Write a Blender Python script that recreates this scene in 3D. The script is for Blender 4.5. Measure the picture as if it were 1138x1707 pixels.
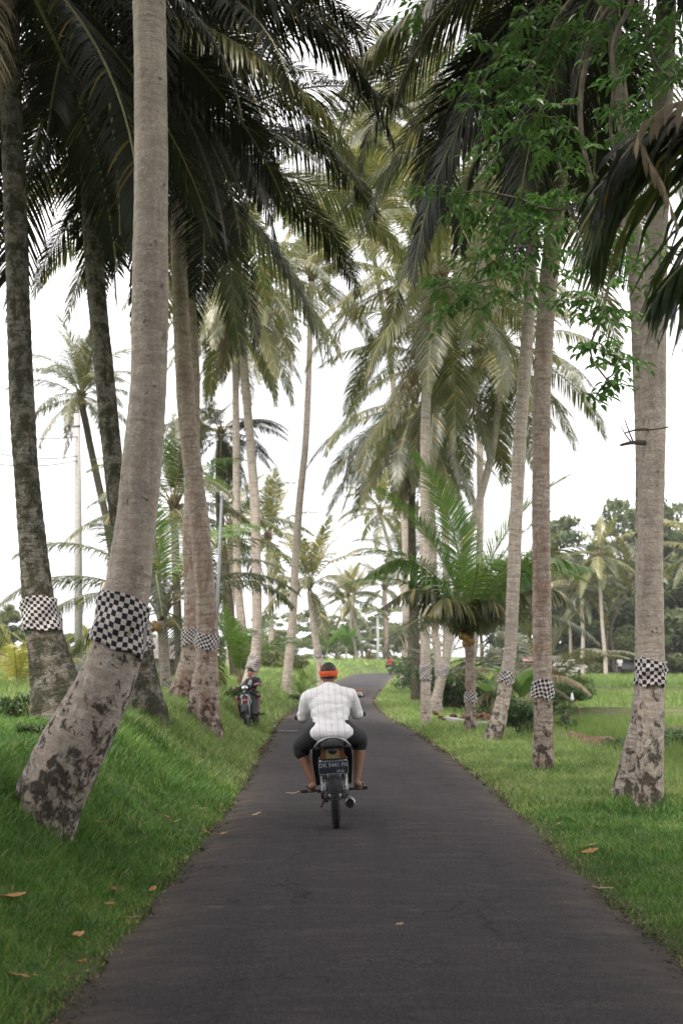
import bpy, math, random
import numpy as np
from mathutils import Vector, Matrix, Euler, noise as mnoise

# ------------------------------------------------------------------ camera, world, sun, exposure
for o in list(bpy.data.objects): bpy.data.objects.remove(o)
scene = bpy.context.scene
C = scene.collection
R = math.radians
FPX = 1707*40/36.0            # focal length in photo pixels
HOR = 1094.0
PITCH = math.atan((HOR-853.5)/FPX)
EYE = 1.60
cam_d = bpy.data.cameras.new('camera'); cam = bpy.data.objects.new('camera', cam_d); C.objects.link(cam)
cam_d.sensor_fit = 'VERTICAL'; cam_d.sensor_height = 36; cam_d.sensor_width = 24; cam_d.lens = 40
cam.location = (0, 0, EYE); cam.rotation_euler = (R(90)+PITCH, 0, 0)
cam_d.clip_start = 0.1; cam_d.clip_end = 5000
cam_d.dof.use_dof = True; cam_d.dof.focus_distance = 11.2; cam_d.dof.aperture_fstop = 2.4
scene.camera = cam

SUN_EL, SUN_ROT = R(58), R(205)
w = bpy.data.worlds.new("World"); scene.world = w; w.use_nodes = True
nt = w.node_tree; nt.nodes.clear()
out = nt.nodes.new('ShaderNodeOutputWorld'); bg = nt.nodes.new('ShaderNodeBackground')
sky = nt.nodes.new('ShaderNodeTexSky'); sky.sky_type = 'NISHITA'; sky.sun_disc = False
sky.sun_elevation = SUN_EL; sky.sun_rotation = SUN_ROT; sky.dust_density = 4
tc = nt.nodes.new('ShaderNodeTexCoord'); cl = nt.nodes.new('ShaderNodeTexNoise')
cl.inputs['Scale'].default_value = 2.2; cl.inputs['Detail'].default_value = 6
nt.links.new(tc.outputs['Generated'], cl.inputs['Vector'])
cr = nt.nodes.new('ShaderNodeValToRGB')
cr.color_ramp.elements[0].position = 0.33; cr.color_ramp.elements[0].color = (6.0, 6.0, 6.3, 1)
e_ = cr.color_ramp.elements.new(.5); e_.color = (12.2, 11.9, 11.9, 1)
cr.color_ramp.elements[2].position = 0.7; cr.color_ramp.elements[2].color = (15.6, 15.0, 14.7, 1)
nt.links.new(cl.outputs['Fac'], cr.inputs['Fac'])
mx = nt.nodes.new('ShaderNodeMixRGB'); mx.inputs['Fac'].default_value = 0.9
nt.links.new(sky.outputs['Color'], mx.inputs['Color1']); nt.links.new(cr.outputs['Color'], mx.inputs['Color2'])
nt.links.new(mx.outputs['Color'], bg.inputs['Color']); bg.inputs['Strength'].default_value = 0.078
nt.links.new(bg.outputs['Background'], out.inputs['Surface'])
sun_d = bpy.data.lights.new('sun', 'SUN'); sun_d.energy = 2.0; sun_d.angle = R(14); sun_d.color = (1, .93, .84)
sun = bpy.data.objects.new('sun', sun_d); C.objects.link(sun)
sun.rotation_euler = (R(90)-SUN_EL, 0, -SUN_ROT+R(180))
scene.view_settings.view_transform = 'Standard'; scene.view_settings.look = 'None'
scene.view_settings.gamma = 1.0; scene.view_settings.exposure = 1.4

# ------------------------------------------------------------------ helpers
CP, SP = math.cos(PITCH), math.sin(PITCH)
def P(px, py, d):
    """world point at ground distance d seen at photo pixel px,py"""
    a = (px-569)/FPX; b = (853.5-py)/FPX
    dy = CP - b*SP; dz = SP + b*CP
    k = d/dy
    return Vector((a*k, d, EYE+dz*k))
def wpx(wd, py, d):
    b = (853.5-py)/FPX
    return wd/FPX * d/(CP-b*SP)

def smooth(t):
    t = np.clip(t, 0, 1); return t*t*(3-2*t)
def zroad(y):
    y = np.asarray(y, float)
    return -0.2*np.exp(-((y-36)/14)**2) - np.clip((y-108)*0.03, 0, 2.0)
def ground_d(px, py):
    d = 3035/(py-HOR)
    for _ in range(30): d = (EYE-float(zroad(d)))*FPX/(py-HOR)*.5 + d*.5
    return d
_L = [(70,1707),(160,1610),(215,1540),(290,1450),(365,1370),(408,1300),(442,1240),(462,1203),(488,1180),(530,1150),(572,1130),(590,1122.5)]
_R = [(1138,1600),(1000,1480),(900,1390),(820,1310),(740,1250),(680,1210),(640,1190),(624,1170),(626,1160),(645,1140),(662,1124)]
def edge(pts, pre, post):
    ys = [p[0] for p in pre]; xs = [p[1] for p in pre]
    for px, py in pts:
        d = ground_d(px, py); ys.append(d); xs.append((px-569)/FPX*d)
    for a, b in post: ys.append(a); xs.append(b)
    yy = np.arange(-40, 240, .5); v = np.interp(yy, ys, xs)
    k = np.ones(5)/5
    vs = np.convolve(np.pad(v, 2, 'edge'), k, 'valid')
    return yy, vs
_yl, _xl = edge(_L, [(-40,-1.4),(0,-1.32)], [(110,3.2),(116,9),(123,18),(150,60),(240,200)])
_yr, _xr = edge(_R, [(-40,1.7),(0,1.8)], [(103,7),(109,12),(116,22),(150,70),(240,220)])
def XL(y): return np.interp(y, _yl, _xl)
def XR(y): return np.interp(y, _yr, _xr)
def vnoise(x, y, s=1.0):
    return (np.sin(x*1.3*s+.7*np.sin(y*1.1*s))*np.cos(y*1.7*s+1.3*np.sin(x*.9*s+1)) + .5*np.sin(x*3.1*s+y*2.3*s+1)*np.cos(y*3.7*s-x*1.9*s))/1.5
def H(x, y):
    x = np.asarray(x, float); y = np.asarray(y, float)
    eL = XL(y)-x; eR = x-XR(y)
    far = smooth((np.abs(x)-12)/20)
    zr = zroad(y)*(1-far*.9)
    L = .85*smooth((eL-.02)/1.6) - .25*smooth((eL-5)/5) + .25*smooth((y-45)/30)*smooth((eL)/4)
    L = L + .035*vnoise(x, y, 1.6)*smooth(eL/.5)
    Rr = .04*smooth(eR/.4) + .025*vnoise(x, y, 1.9)*smooth(eR/.5) - .38*smooth((eR-2.3)/1.1)*(1-smooth((y-70)/30)*.5)
    z = zr + np.where(eL > 0, L, np.where(eR > 0, Rr, -.012))
    z = z + 2.0*smooth((y-118)/20)*smooth((eL-1)/3)*0.0
    return z
def h1(x, y): return float(H(x, y))

def tag(o, label=None, cat=None, group=None, kind=None):
    if label: o['label'] = label
    if cat: o['category'] = cat
    if group: o['group'] = group
    if kind: o['kind'] = kind
    return o
def link(o, parent=None):
    C.objects.link(o)
    if parent is not None: o.parent = parent
    return o
def empty(name, loc=(0,0,0), rot=(0,0,0), parent=None):
    o = bpy.data.objects.new(name, None); o.location = loc; o.rotation_euler = rot; o.empty_display_size = .1
    return link(o, parent)
def mobj(name, me, parent=None, loc=(0,0,0), rot=(0,0,0), scale=(1,1,1)):
    o = bpy.data.objects.new(name, me); o.location = loc; o.rotation_euler = rot; o.scale = scale
    return link(o, parent)
def copy_tree(o, parent=None):
    c = o.copy(); C.objects.link(c); c.parent = parent
    for ch in o.children: copy_tree(ch, c)
    return c
def mesh_np(name, V, F, mats, col=None, uv=None, mi=None, sm=True):
    """V (n,3); F list of tuples or (m,k) array"""
    me = bpy.data.meshes.new(name)
    if isinstance(F, np.ndarray):
        n, k = F.shape
        me.vertices.add(len(V)); me.vertices.foreach_set('co', np.asarray(V, np.float32).ravel())
        me.loops.add(n*k); me.loops.foreach_set('vertex_index', F.astype(np.int32).ravel())
        me.polygons.add(n); me.polygons.foreach_set('loop_start', np.arange(0, n*k, k, dtype=np.int32))
        me.polygons.foreach_set('loop_total', np.full(n, k, np.int32))
        me.update(calc_edges=True)
    else:
        me.from_pydata([tuple(v) for v in V], [], F); me.update()
    if sm: me.polygons.foreach_set('use_smooth', [True]*len(me.polygons))
    if mi is not None: me.polygons.foreach_set('material_index', np.asarray(mi, np.int32))
    if col is not None:
        at = me.attributes.new('tint', 'FLOAT', 'POINT'); at.data.foreach_set('value', np.asarray(col, np.float32))
    if uv is not None:
        u = me.uv_layers.new(name='UVMap'); li = np.zeros(len(me.loops), np.int32); me.loops.foreach_get('vertex_index', li)
        uu = np.asarray(uv, np.float32)
        if len(uu) == len(me.vertices): uu = uu[li]
        u.data.foreach_set('uv', uu.ravel())
    for m in (mats if isinstance(mats, (list, tuple)) else [mats]): me.materials.append(m)
    return me

class MB:
    """collects closed primitives, builds them as one mesh"""
    def __init__(s): s.V = []; s.F = []; s.M = []; s.m = 0
    def add(s, V, F):
        b = len(s.V); s.V += [tuple(v) for v in V]; s.F += [tuple(i+b for i in f) for f in F]; s.M += [s.m]*len(F); return s
    def box(s, c, size, rot=(0,0,0), bev=0.0, taper=(1,1)):
        """bevelled box: octagonal-section style rounding via inset loops"""
        hx, hy, hz = [v/2 for v in size]; b = min(bev, hx*.95, hy*.95, hz*.95)
        M = Euler(rot).to_matrix(); c = Vector(c)
        if b <= 0:
            V = [Vector((x*hx*(taper[0] if z > 0 else 1), y*hy*(taper[1] if z > 0 else 1), z*hz)) for z in (-1,1) for x, y in ((-1,-1),(1,-1),(1,1),(-1,1))]
            F = [(3,2,1,0),(4,5,6,7)]+[(i,(i+1)%4,4+(i+1)%4,4+i) for i in range(4)]
        else:
            V = []; levels = [(-hz, b), (-hz+b*.3, b*.3), (-hz+b, 0), (hz-b, 0), (hz-b*.3, b*.3), (hz, b)]
            n = 12
            for z, ins in levels:
                k = (z+hz)/(2*hz); tx = 1+(taper[0]-1)*k; ty = 1+(taper[1]-1)*k
                for qx, qy in ((1,1),(-1,1),(-1,-1),(1,-1)):
                    for a in range(3):
                        ang = a*math.pi/4 + {(1,1):0,(-1,1):math.pi/2,(-1,-1):math.pi,(1,-1):-math.pi/2}[(qx,qy)]
                        V.append(Vector(((qx*(hx-b)+math.cos(ang)*(b-ins))*tx, (qy*(hy-b)+math.sin(ang)*(b-ins))*ty, z)))
            F = []
            for l in range(5):
                for i in range(n): F.append((l*n+i, l*n+(i+1)%n, (l+1)*n+(i+1)%n, (l+1)*n+i))
            F.append(tuple(reversed(range(n)))); F.append(tuple(5*n+i for i in range(n)))
        return s.add([M@v+c for v in V], F)
    def tube(s, pts, rads, n=10, cap=True, flat=1.0):
        pts = [Vector(p) for p in pts]
        if not isinstance(rads, (list, tuple)): rads = [rads]*len(pts)
        V = []; F = []; prev = None
        for i, p in enumerate(pts):
            t = (pts[min(i+1, len(pts)-1)]-pts[max(i-1, 0)]).normalized()
            if prev is None:
                a = Vector((0,0,1)) if abs(t.z) < .9 else Vector((1,0,0)); u = t.cross(a).normalized()
            else: u = (prev - t*prev.dot(t)).normalized()
            prev = u; v = t.cross(u)
            for k in range(n):
                an = 2*math.pi*k/n; V.append(p + (u*math.cos(an)+v*math.sin(an)*flat)*rads[i])
        for i in range(len(pts)-1):
            for k in range(n): F.append((i*n+k, i*n+(k+1)%n, (i+1)*n+(k+1)%n, (i+1)*n+k))
        if cap: F.append(tuple(reversed(range(n)))); F.append(tuple((len(pts)-1)*n+k for k in range(n)))
        return s.add(V, F)
    def ell(s, c, r, rot=(0,0,0), n=14, m=9):
        M = Euler(rot).to_matrix(); c = Vector(c); V = []; F = []
        if not isinstance(r, (list, tuple)): r = (r, r, r)
        for j in range(1, m):
            th = math.pi*j/m
            for i in range(n):
                ph = 2*math.pi*i/n; V.append(M@Vector((r[0]*math.sin(th)*math.cos(ph), r[1]*math.sin(th)*math.sin(ph), r[2]*math.cos(th)))+c)
        V.append(M@Vector((0,0,r[2]))+c); V.append(M@Vector((0,0,-r[2]))+c); T = len(V)-2
        for j in range(m-2):
            for i in range(n): F.append((j*n+i, (j+1)*n+i, (j+1)*n+(i+1)%n, j*n+(i+1)%n))
        for i in range(n): F.append((T, i, (i+1)%n)); F.append((T+1, (m-2)*n+(i+1)%n, (m-2)*n+i))
        return s.add(V, F)
    def cap(s, a, b, ra, rb, n=12):
        """tapered capsule"""
        a = Vector(a); b = Vector(b); t = (b-a).normalized()
        pts = []; rr = []
        for k in (0, 1, 2, 3):
            an = math.pi/2*k/3; pts.append(a - t*ra*math.cos(an)*.98); rr.append(max(ra*math.sin(an), .002))
        for k in (3, 2, 1, 0):
            an = math.pi/2*k/3; pts.append(b + t*rb*math.cos(an)*.98); rr.append(max(rb*math.sin(an), .002))
        return s.tube(pts, rr, n)
    def lathe(s, prof, c=(0,0,0), axis='Z', n=24, closed=False):
        V = []; F = []; c = Vector(c); m = len(prof)
        for i in range(n):
            a = 2*math.pi*i/n
            for r, h in prof:
                x, y, z = r*math.cos(a), r*math.sin(a), h
                if axis == 'X': v = Vector((z, x, y))
                elif axis == 'Y': v = Vector((y, z, x))
                else: v = Vector((x, y, z))
                V.append(v+c)
        for i in range(n):
            j = (i+1) % n
            for k in range(m if closed else m-1):
                k2 = (k+1) % m; F.append((i*m+k, j*m+k, j*m+k2, i*m+k2))
        return s.add(V, F)
    def strip(s, pts, wv):
        """ribbon"""
        V = []; F = []
        for p, q in zip(pts, wv): V += [Vector(p)-Vector(q), Vector(p)+Vector(q)]
        for i in range(len(pts)-1): F.append((2*i, 2*i+1, 2*i+3, 2*i+2))
        return s.add(V, F)
    def build(s, name, mats, parent=None, loc=(0,0,0), rot=(0,0,0), sm=True, voxel=0, smooth_it=3, scale=(1,1,1), auto=None):
        me = mesh_np(name, s.V, s.F, mats, mi=s.M, sm=sm)
        o = mobj(name, me, parent, loc, rot, scale)
        if voxel:
            r = o.modifiers.new('r', 'REMESH'); r.mode = 'VOXEL'; r.voxel_size = voxel; r.use_smooth_shade = True
            if smooth_it:
                q = o.modifiers.new('s', 'SMOOTH'); q.iterations = smooth_it; q.factor = .5
        elif auto is not None:
            e = o.modifiers.new('e', 'EDGE_SPLIT'); e.split_angle = R(auto)
        return o

# ------------------------------------------------------------------ materials
class NT:
    def __init__(s, name):
        s.m = bpy.data.materials.new(name); s.m.use_nodes = True; s.t = s.m.node_tree; s.t.nodes.clear()
        s.o = s.n('ShaderNodeOutputMaterial')
    def n(s, typ, **k):
        x = s.t.nodes.new(typ)
        for a, b in k.items(): setattr(x, a, b)
        return x
    def l(s, a, b): s.t.links.new(a, b)
    def v(s, x, name, val):
        if hasattr(val, 'links') or hasattr(val, 'is_linked'): s.l(val, x.inputs[name])
        else: x.inputs[name].default_value = val
    def noise(s, scale=5, detail=4, rough=.6, vec=None, dist=0):
        x = s.n('ShaderNodeTexNoise'); x.inputs['Scale'].default_value = scale; x.inputs['Detail'].default_value = detail
        x.inputs['Roughness'].default_value = rough; x.inputs['Distortion'].default_value = dist
        if vec: s.l(vec, x.inputs['Vector'])
        return x.outputs['Fac']
    def ramp(s, fac, stops):
        x = s.n('ShaderNodeValToRGB'); e = x.color_ramp.elements
        while len(e) < len(stops): e.new(.5)
        for i, (p, c) in enumerate(stops):
            e[i].position = p; e[i].color = (c, c, c, 1) if not isinstance(c, (tuple, list)) else (*c[:3], 1)
        s.l(fac, x.inputs['Fac']); return x.outputs['Color']
    def mix(s, f, a, b, mode='MIX'):
        x = s.n('ShaderNodeMixRGB', blend_type=mode)
        for nm, v in (('Fac', f), ('Color1', a), ('Color2', b)):
            if isinstance(v, (int, float)): x.inputs[nm].default_value = v if nm == 'Fac' else (v, v, v, 1)
            elif isinstance(v, (tuple, list)): x.inputs[nm].default_value = (*v[:3], 1)
            else: s.l(v, x.inputs[nm])
        return x.outputs['Color']
    def math(s, op, a, b=0.0, clamp=False):
        x = s.n('ShaderNodeMath', operation=op); x.use_clamp = clamp
        for i, v in enumerate((a, b)):
            if isinstance(v, (int, float)): x.inputs[i].default_value = v
            else: s.l(v, x.inputs[i])
        return x.outputs[0]
    def obj(s): return s.n('ShaderNodeTexCoord').outputs['Object']
    def uv(s): return s.n('ShaderNodeTexCoord').outputs['UV']
    def geo(s): return s.n('ShaderNodeNewGeometry').outputs['Position']
    def mapping(s, vec, scale):
        x = s.n('ShaderNodeMapping'); x.inputs['Scale'].default_value = scale; s.l(vec, x.inputs['Vector']); return x.outputs['Vector']
    def sep(s, vec):
        x = s.n('ShaderNodeSeparateXYZ'); s.l(vec, x.inputs[0]); return x.outputs
    def bump(s, h, st=.5, dist=.01):
        x = s.n('ShaderNodeBump'); x.inputs['Strength'].default_value = st; x.inputs['Distance'].default_value = dist
        s.l(h, x.inputs['Height']); return x.outputs['Normal']
    def pbr(s, col, rough=.6, metal=0, normal=None, spec=.5, coat=0, emit=None, alpha=None, trans=0):
        p = s.n('ShaderNodeBsdfPrincipled')
        if isinstance(col, (tuple, list)): p.inputs['Base Color'].default_value = (*col[:3], 1)
        else: s.l(col, p.inputs['Base Color'])
        if isinstance(rough, (int, float)): p.inputs['Roughness'].default_value = rough
        else: s.l(rough, p.inputs['Roughness'])
        p.inputs['Metallic'].default_value = metal; p.inputs['Specular IOR Level'].default_value = spec
        p.inputs['Coat Weight'].default_value = coat; p.inputs['Transmission Weight'].default_value = trans
        if normal: s.l(normal, p.inputs['Normal'])
        if emit: p.inputs['Emission Color'].default_value = (*emit[0], 1); p.inputs['Emission Strength'].default_value = emit[1]
        return p.outputs['BSDF']
    def out(s, sh): s.l(sh, s.o.inputs['Surface']); return s.m
    def addmix(s, f, a, b):
        x = s.n('ShaderNodeMixShader')
        if isinstance(f, (int, float)): x.inputs[0].default_value = f
        else: s.l(f, x.inputs[0])
        s.l(a, x.inputs[1]); s.l(b, x.inputs[2]); return x.outputs[0]

def plain(name, col, rough=.5, metal=0, spec=.5, coat=0, var=.12, nscale=30, bump=0, emit=None):
    t = NT(name); n = t.noise(nscale, 4, .6, t.obj())
    dark = tuple(c*(1-var) for c in col); lite = tuple(min(1, c*(1+var)) for c in col)
    c = t.ramp(n, [(.3, dark), (.7, lite)])
    nm = t.bump(n, bump, .003) if bump else None
    return t.out(t.pbr(c, t.math('ADD', t.math('MULTIPLY', n, .2), rough-.1), metal, nm, spec, coat, emit))

def leaf_mat(name, dark, lite, dry, trans=(.16,.22,.04), tw=.3, rough=.42, spec=.6, dryamt=.12, rnd=.5):
    """foliage: colour varies leaf by leaf (tint attribute) and plant by plant"""
    t = NT(name)
    at = t.n('ShaderNodeAttribute', attribute_name='tint').outputs['Fac']
    oi = t.n('ShaderNodeObjectInfo').outputs['Random']
    f = t.math('ADD', t.math('MULTIPLY', at, 1-rnd), t.math('MULTIPLY', oi, rnd))
    c = t.ramp(f, [(.15, dark), (.80, lite)])
    dr = t.ramp(at, [(1-dryamt-.04, 0.0), (1-dryamt*.3, 1.0)])
    c = t.mix(dr, c, dry)
    p = t.pbr(c, rough, spec=spec)
    tr = t.n('ShaderNodeBsdfTranslucent'); t.l(t.mix(.5, c, trans, 'ADD'), tr.inputs['Color'])
    return t.out(t.addmix(tw, p, tr.outputs[0]))

M = {}
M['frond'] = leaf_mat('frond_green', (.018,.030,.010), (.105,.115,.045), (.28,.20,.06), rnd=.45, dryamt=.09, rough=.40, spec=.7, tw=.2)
M['frond_dark'] = leaf_mat('frond_dark', (.003,.006,.002), (.016,.020,.008), (.10,.075,.02), trans=(.06,.08,.012), rnd=.45, dryamt=.04, rough=.45, spec=.25, tw=.12)  # shaded copy of frond_green: darkness of the near canopy painted in
M['frond_lit'] = leaf_mat('frond_olive_lit', (.024,.038,.010), (.185,.18,.07), (.34,.27,.10), trans=(.20,.22,.03), rnd=.45, dryamt=.12, rough=.38, spec=.8, tw=.28)  # lit copy of frond_green: highlights put into the colour
M['frond_young'] = leaf_mat('frond_young', (.025,.075,.014), (.13,.23,.045), (.28,.27,.06), trans=(.16,.30,.03), rnd=.3, dryamt=.08, rough=.36, spec=.8)
M['frond_deep'] = leaf_mat('frond_deep_green', (.008,.022,.008), (.040,.070,.020), (.2,.17,.05), trans=(.08,.16,.02), rnd=.2, dryamt=.04, rough=.42, spec=.4, tw=.2)
M['frond_dry'] = leaf_mat('frond_dry', (.10,.075,.048), (.24,.19,.125), (.32,.25,.15), trans=(.1,.06,.02), tw=.12, rough=.7, spec=.3)
M['frond_yellow'] = leaf_mat('frond_yellow', (.13,.17,.03), (.34,.33,.07), (.45,.33,.07), trans=(.3,.3,.03), rnd=.3)
M['rachis'] = plain('rachis', (.20,.19,.085), .5, var=.25)
M['rachis_dry'] = plain('rachis_dry', (.22,.15,.09), .7, var=.25)
M['fibre'] = plain('palm_fibre', (.12,.085,.05), .9, var=.5, nscale=22, bump=.8)
M['coconut_green'] = plain('coconut_green', (.16,.19,.06), .4, var=.3, nscale=8)
M['coconut_orange'] = plain('coconut_orange', (.30,.18,.05), .4, var=.25, nscale=8)
M['leaf_near'] = leaf_mat('tree_leaf', (.016,.045,.012), (.095,.20,.045), (.18,.26,.05), trans=(.10,.25,.02), tw=.32, dryamt=.04, rough=.38)
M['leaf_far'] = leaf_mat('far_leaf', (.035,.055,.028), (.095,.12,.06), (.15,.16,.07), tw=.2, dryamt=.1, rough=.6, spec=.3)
M['leaf_far_lit'] = leaf_mat('far_leaf_pale', (.07,.10,.045), (.17,.19,.09), (.2,.2,.1), tw=.25, dryamt=.1, rough=.6, spec=.3)  # lit copy of far_leaf; also carries the haze paleness of the farthest trees
M['leaf_shrub'] = leaf_mat('shrub_leaf', (.02,.05,.016), (.07,.13,.04), (.2,.2,.06), tw=.28, dryamt=.05, rough=.45)
M['banana'] = leaf_mat('banana_leaf', (.05,.10,.03), (.12,.20,.06), (.3,.3,.1), trans=(.2,.34,.06), tw=.35, dryamt=.08, rough=.4)
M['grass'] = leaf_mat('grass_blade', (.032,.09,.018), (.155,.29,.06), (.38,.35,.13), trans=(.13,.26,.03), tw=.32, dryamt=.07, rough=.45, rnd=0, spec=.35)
M['grass_far'] = leaf_mat('grass_blade_far', (.12,.20,.05), (.31,.40,.13), (.48,.43,.2), trans=(.2,.3,.07), tw=.3, dryamt=.1, rough=.5, rnd=0, spec=.35)  # lighter copy of grass_blade: mid-distance brightness put into the colour
M['rice'] = leaf_mat('rice_leaf', (.075,.13,.03), (.19,.26,.07), (.34,.33,.12), trans=(.16,.24,.04), tw=.35, dryamt=.05, rough=.45, rnd=0, spec=.35)

def bark(name, base, blotch, red=0., moss=0., pits=.3, pale=(.54,.50,.46), rings=.5, seed=0, rk=.28):
    """palm bark: ring scars, lichen, stains and pits. UV v = metres up, object z = metres above base"""
    t = NT(name); uv = t.uv(); ob = t.obj(); z = t.sep(ob)[2]
    n1 = t.noise(3.2, 6, .65, ob, .6); n2 = t.noise(22, 6, .75, ob, .4); n3 = t.noise(60, 4, .7, ob)
    mp = t.mapping(uv, (3.0, 13.0, 1)); nr = t.noise(1.0, 4, .6, mp, .5)
    c = t.ramp(n1, [(.25, tuple(b*.72 for b in base)), (.55, base), (.8, tuple(min(1, b*1.22) for b in base))])
    c = t.mix(t.ramp(n2, [(.49, 0.), (.60, .85)]), c, pale)
    c = t.mix(t.ramp(nr, [(.42, rings), (.52, 0.)]), c, tuple(b*.5 for b in base))
    if red: 
        rr = t.math('MULTIPLY', t.ramp(t.noise(4.5, 5, .7, t.mapping(ob, (1,1,.45)), .8), [(.48, 0.), (.6, 1.)]), t.ramp(t.math('DIVIDE', z, 6), [(0., red), (1., red*.35)]))
        c = t.mix(rr, c, (.24,.125,.08))
    if moss:
        c = t.mix(t.math('MULTIPLY', t.ramp(t.noise(5.5, 8, .78, t.mapping(ob, (1,1,.8)), .15), [(.45, 0.), (.54, 1.)]), moss), c, (.035,.036,.018))
    # bark damage near the foot
    pn = t.noise(9, 10, .78, t.mapping(ob, (1,1,.7)), .25)
    lim = t.ramp(t.math('DIVIDE', z, 2.2), [(0.05, pits*.36), (.75, 0.)])
    pm = t.ramp(t.math('ADD', pn, lim), [(.615, 0.), (.67, .85)])
    c = t.mix(pm, c, blotch)
    vs = t.noise(1.0, 5, .7, t.mapping(ob, (16, 16, 1.3)), .3); c = t.mix(.45, c, t.ramp(vs, [(.32, .55), (.55, 1.), (.75, 1.2)]), 'MULTIPLY')
    c = t.mix(.35, c, t.ramp(n3, [(.3, .45), (.68, 1.35)]), 'MULTIPLY')
    vz = t.sep(uv)[1]; rg = t.math('FRACT', t.math('ADD', t.math('MULTIPLY', vz, 15.0), t.math('MULTIPLY', t.noise(2.4, 4, .65, ob), 3.6)))
    ring = t.math('MULTIPLY', t.ramp(rg, [(0., 1.), (.16, 0.), (.9, 0.), (1., 1.)]), t.ramp(n1, [(.35, .25), (.6, .8)]))
    c = t.mix(t.math('MULTIPLY', ring, rk), c, tuple(b*.42 for b in base))
    hgt0 = t.math('MULTIPLY', ring, -rk*1.8)
    hgt = t.math('ADD', t.math('ADD', t.math('MULTIPLY', nr, .9), t.math('MULTIPLY', n2, .8)), t.math('ADD', t.math('MULTIPLY', n3, .35), t.math('MULTIPLY', pm, -1.3)))
    return t.out(t.pbr(c, .9, normal=t.bump(t.math('ADD', hgt, hgt0), 1.0, .02), spec=.2))
M['bark_pale'] = bark('bark_pale', (.47,.395,.34), (.045,.035,.028), red=.15, pits=.34)
M['bark_foot'] = bark('bark_foot', (.46,.385,.33), (.032,.026,.021), red=.2, pits=.37, rk=.09, rings=.3)
M['bark_red'] = bark('bark_red', (.43,.335,.28), (.06,.035,.025), red=.75, pits=.3)
M['bark_plain'] = bark('bark_plain', (.47,.40,.345), (.06,.045,.035), red=.1, pits=.12)
M['bark_mossy'] = bark('bark_mossy', (.19,.165,.135), (.045,.035,.028), moss=.9, pits=.12, pale=(.29,.285,.25))
M['bark_dark'] = bark('bark_dark', (.11,.09,.07), (.03,.025,.02), moss=.3, pits=.1, pale=(.17,.155,.13))
M['tree_bark'] = plain('tree_bark', (.13,.105,.085), .9, var=.4, nscale=12, bump=.7)

def cloth_mat(name, rot=0.0, cell=.036, circ=1.0):
    """checked temple cloth, UV in metres"""
    t = NT(name); uv = t.uv(); ob = t.obj()
    mp = t.n('ShaderNodeMapping'); mp.inputs['Rotation'].default_value = (0,0,rot); t.l(uv, mp.inputs['Vector'])
    w_ = t.noise(9, 2, .5, ob)
    dv = t.n('ShaderNodeVectorMath', operation='ADD'); sc_ = t.n('ShaderNodeVectorMath', operation='SCALE')
    cmb = t.n('ShaderNodeCombineXYZ'); t.l(w_, cmb.inputs[0]); t.l(w_, cmb.inputs[1]); t.l(cmb.outputs[0], sc_.inputs[0]); sc_.inputs['Scale'].default_value = .012
    t.l(mp.outputs[0], dv.inputs[0]); t.l(sc_.outputs[0], dv.inputs[1])
    ch = t.n('ShaderNodeTexChecker'); ch.inputs['Scale'].default_value = 1/cell
    ch.inputs['Color1'].default_value = (.030,.022,.034,1); ch.inputs['Color2'].default_value = (.56,.52,.50,1); t.l(dv.outputs[0], ch.inputs['Vector'])
    c = t.mix(.5, ch.outputs['Color'], t.ramp(t.noise(7, 5, .7, ob), [(.3,.5),(.65,1.1)]), 'MULTIPLY')
    return t.out(t.pbr(c, .92, normal=t.bump(t.noise(14, 4, .6, ob), .6, .012), spec=.15))
M['cloth'] = cloth_mat('checked_cloth'); M['cloth_tilt'] = cloth_mat('checked_cloth_tilted', R(14)); M['cloth_diag'] = cloth_mat('checked_cloth_diagonal', R(32))
# ------------------------------------------------------------------ ground, road
def graded(lo, hi, fine0, fine1, st, grow):
    v = list(np.arange(fine0, fine1+1e-6, st)); s = st; x = fine1
    while x < hi: s *= grow; x += s; v.append(x)
    s = st; x = fine0; pre = []
    while x > lo: s *= grow; x -= s; pre.append(x)
    return np.array(pre[::-1]+v)
gx = graded(-1500, 1500, -6, 7, .16, 1.09); gy = graded(-300, 2500, 3, 24, .2, 1.028)
GX, GY = np.meshgrid(gx, gy); GZ = H(GX, GY)
# under the road the sheet stays below the tarmac
eL = XL(GY)-GX; eR = GX-XR(GY); onroad = (eL < 0.0) & (eR < 0.0)
GZ = np.where(onroad, GZ-.05, GZ)
# earth bunds between the rice plots
def bund(y0, x0, x1, w_, h_): return h_*np.exp(-((GY-y0-.02*(GX-x0))/w_)**2)*smooth((GX-x0)/1.5)*smooth((x1-GX)/2)
def bundmask(X_, Y_):
    f = lambda y0, x0, x1, w_: np.exp(-((Y_-y0-.02*(X_-x0))/w_)**2)*smooth((X_-x0)/1.5)*smooth((x1-X_)/2)
    return .42*f(62, 7, 90, .9)+.36*f(40, 6, 60, .6)+.25*f(88, 5, 120, .7)+.30*f(30.5, 7, 40, .5)+.18*f(23, 6.5, 20, .35)
GZ += bundmask(GX, GY)
nx_, ny_ = len(gx), len(gy)
idx = np.arange(nx_*ny_).reshape(ny_, nx_)
Fq = np.stack([idx[:-1,:-1], idx[:-1,1:], idx[1:,1:], idx[1:,:-1]], -1).reshape(-1, 4)
V = np.stack([GX.ravel(), GY.ravel(), GZ.ravel()], 1)
field = (smooth((GX-XR(GY)-2.6)/1.2)*(1-smooth((GY-118)/6)) + smooth((-GX-7)/2)*smooth((60-GY)/10)*.8).ravel()
edgeat = (np.exp(-np.maximum(eL, 0)/.16)*(eL > -.3) + np.exp(-np.maximum(eR, 0)/.16)*(eR > -.3))
edgeat = (edgeat + np.clip(bundmask(GX, GY)*3.2, 0, .8)).ravel().clip(0, 1)
t = NT('ground_soil_and_turf'); pos = t.geo()
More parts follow.
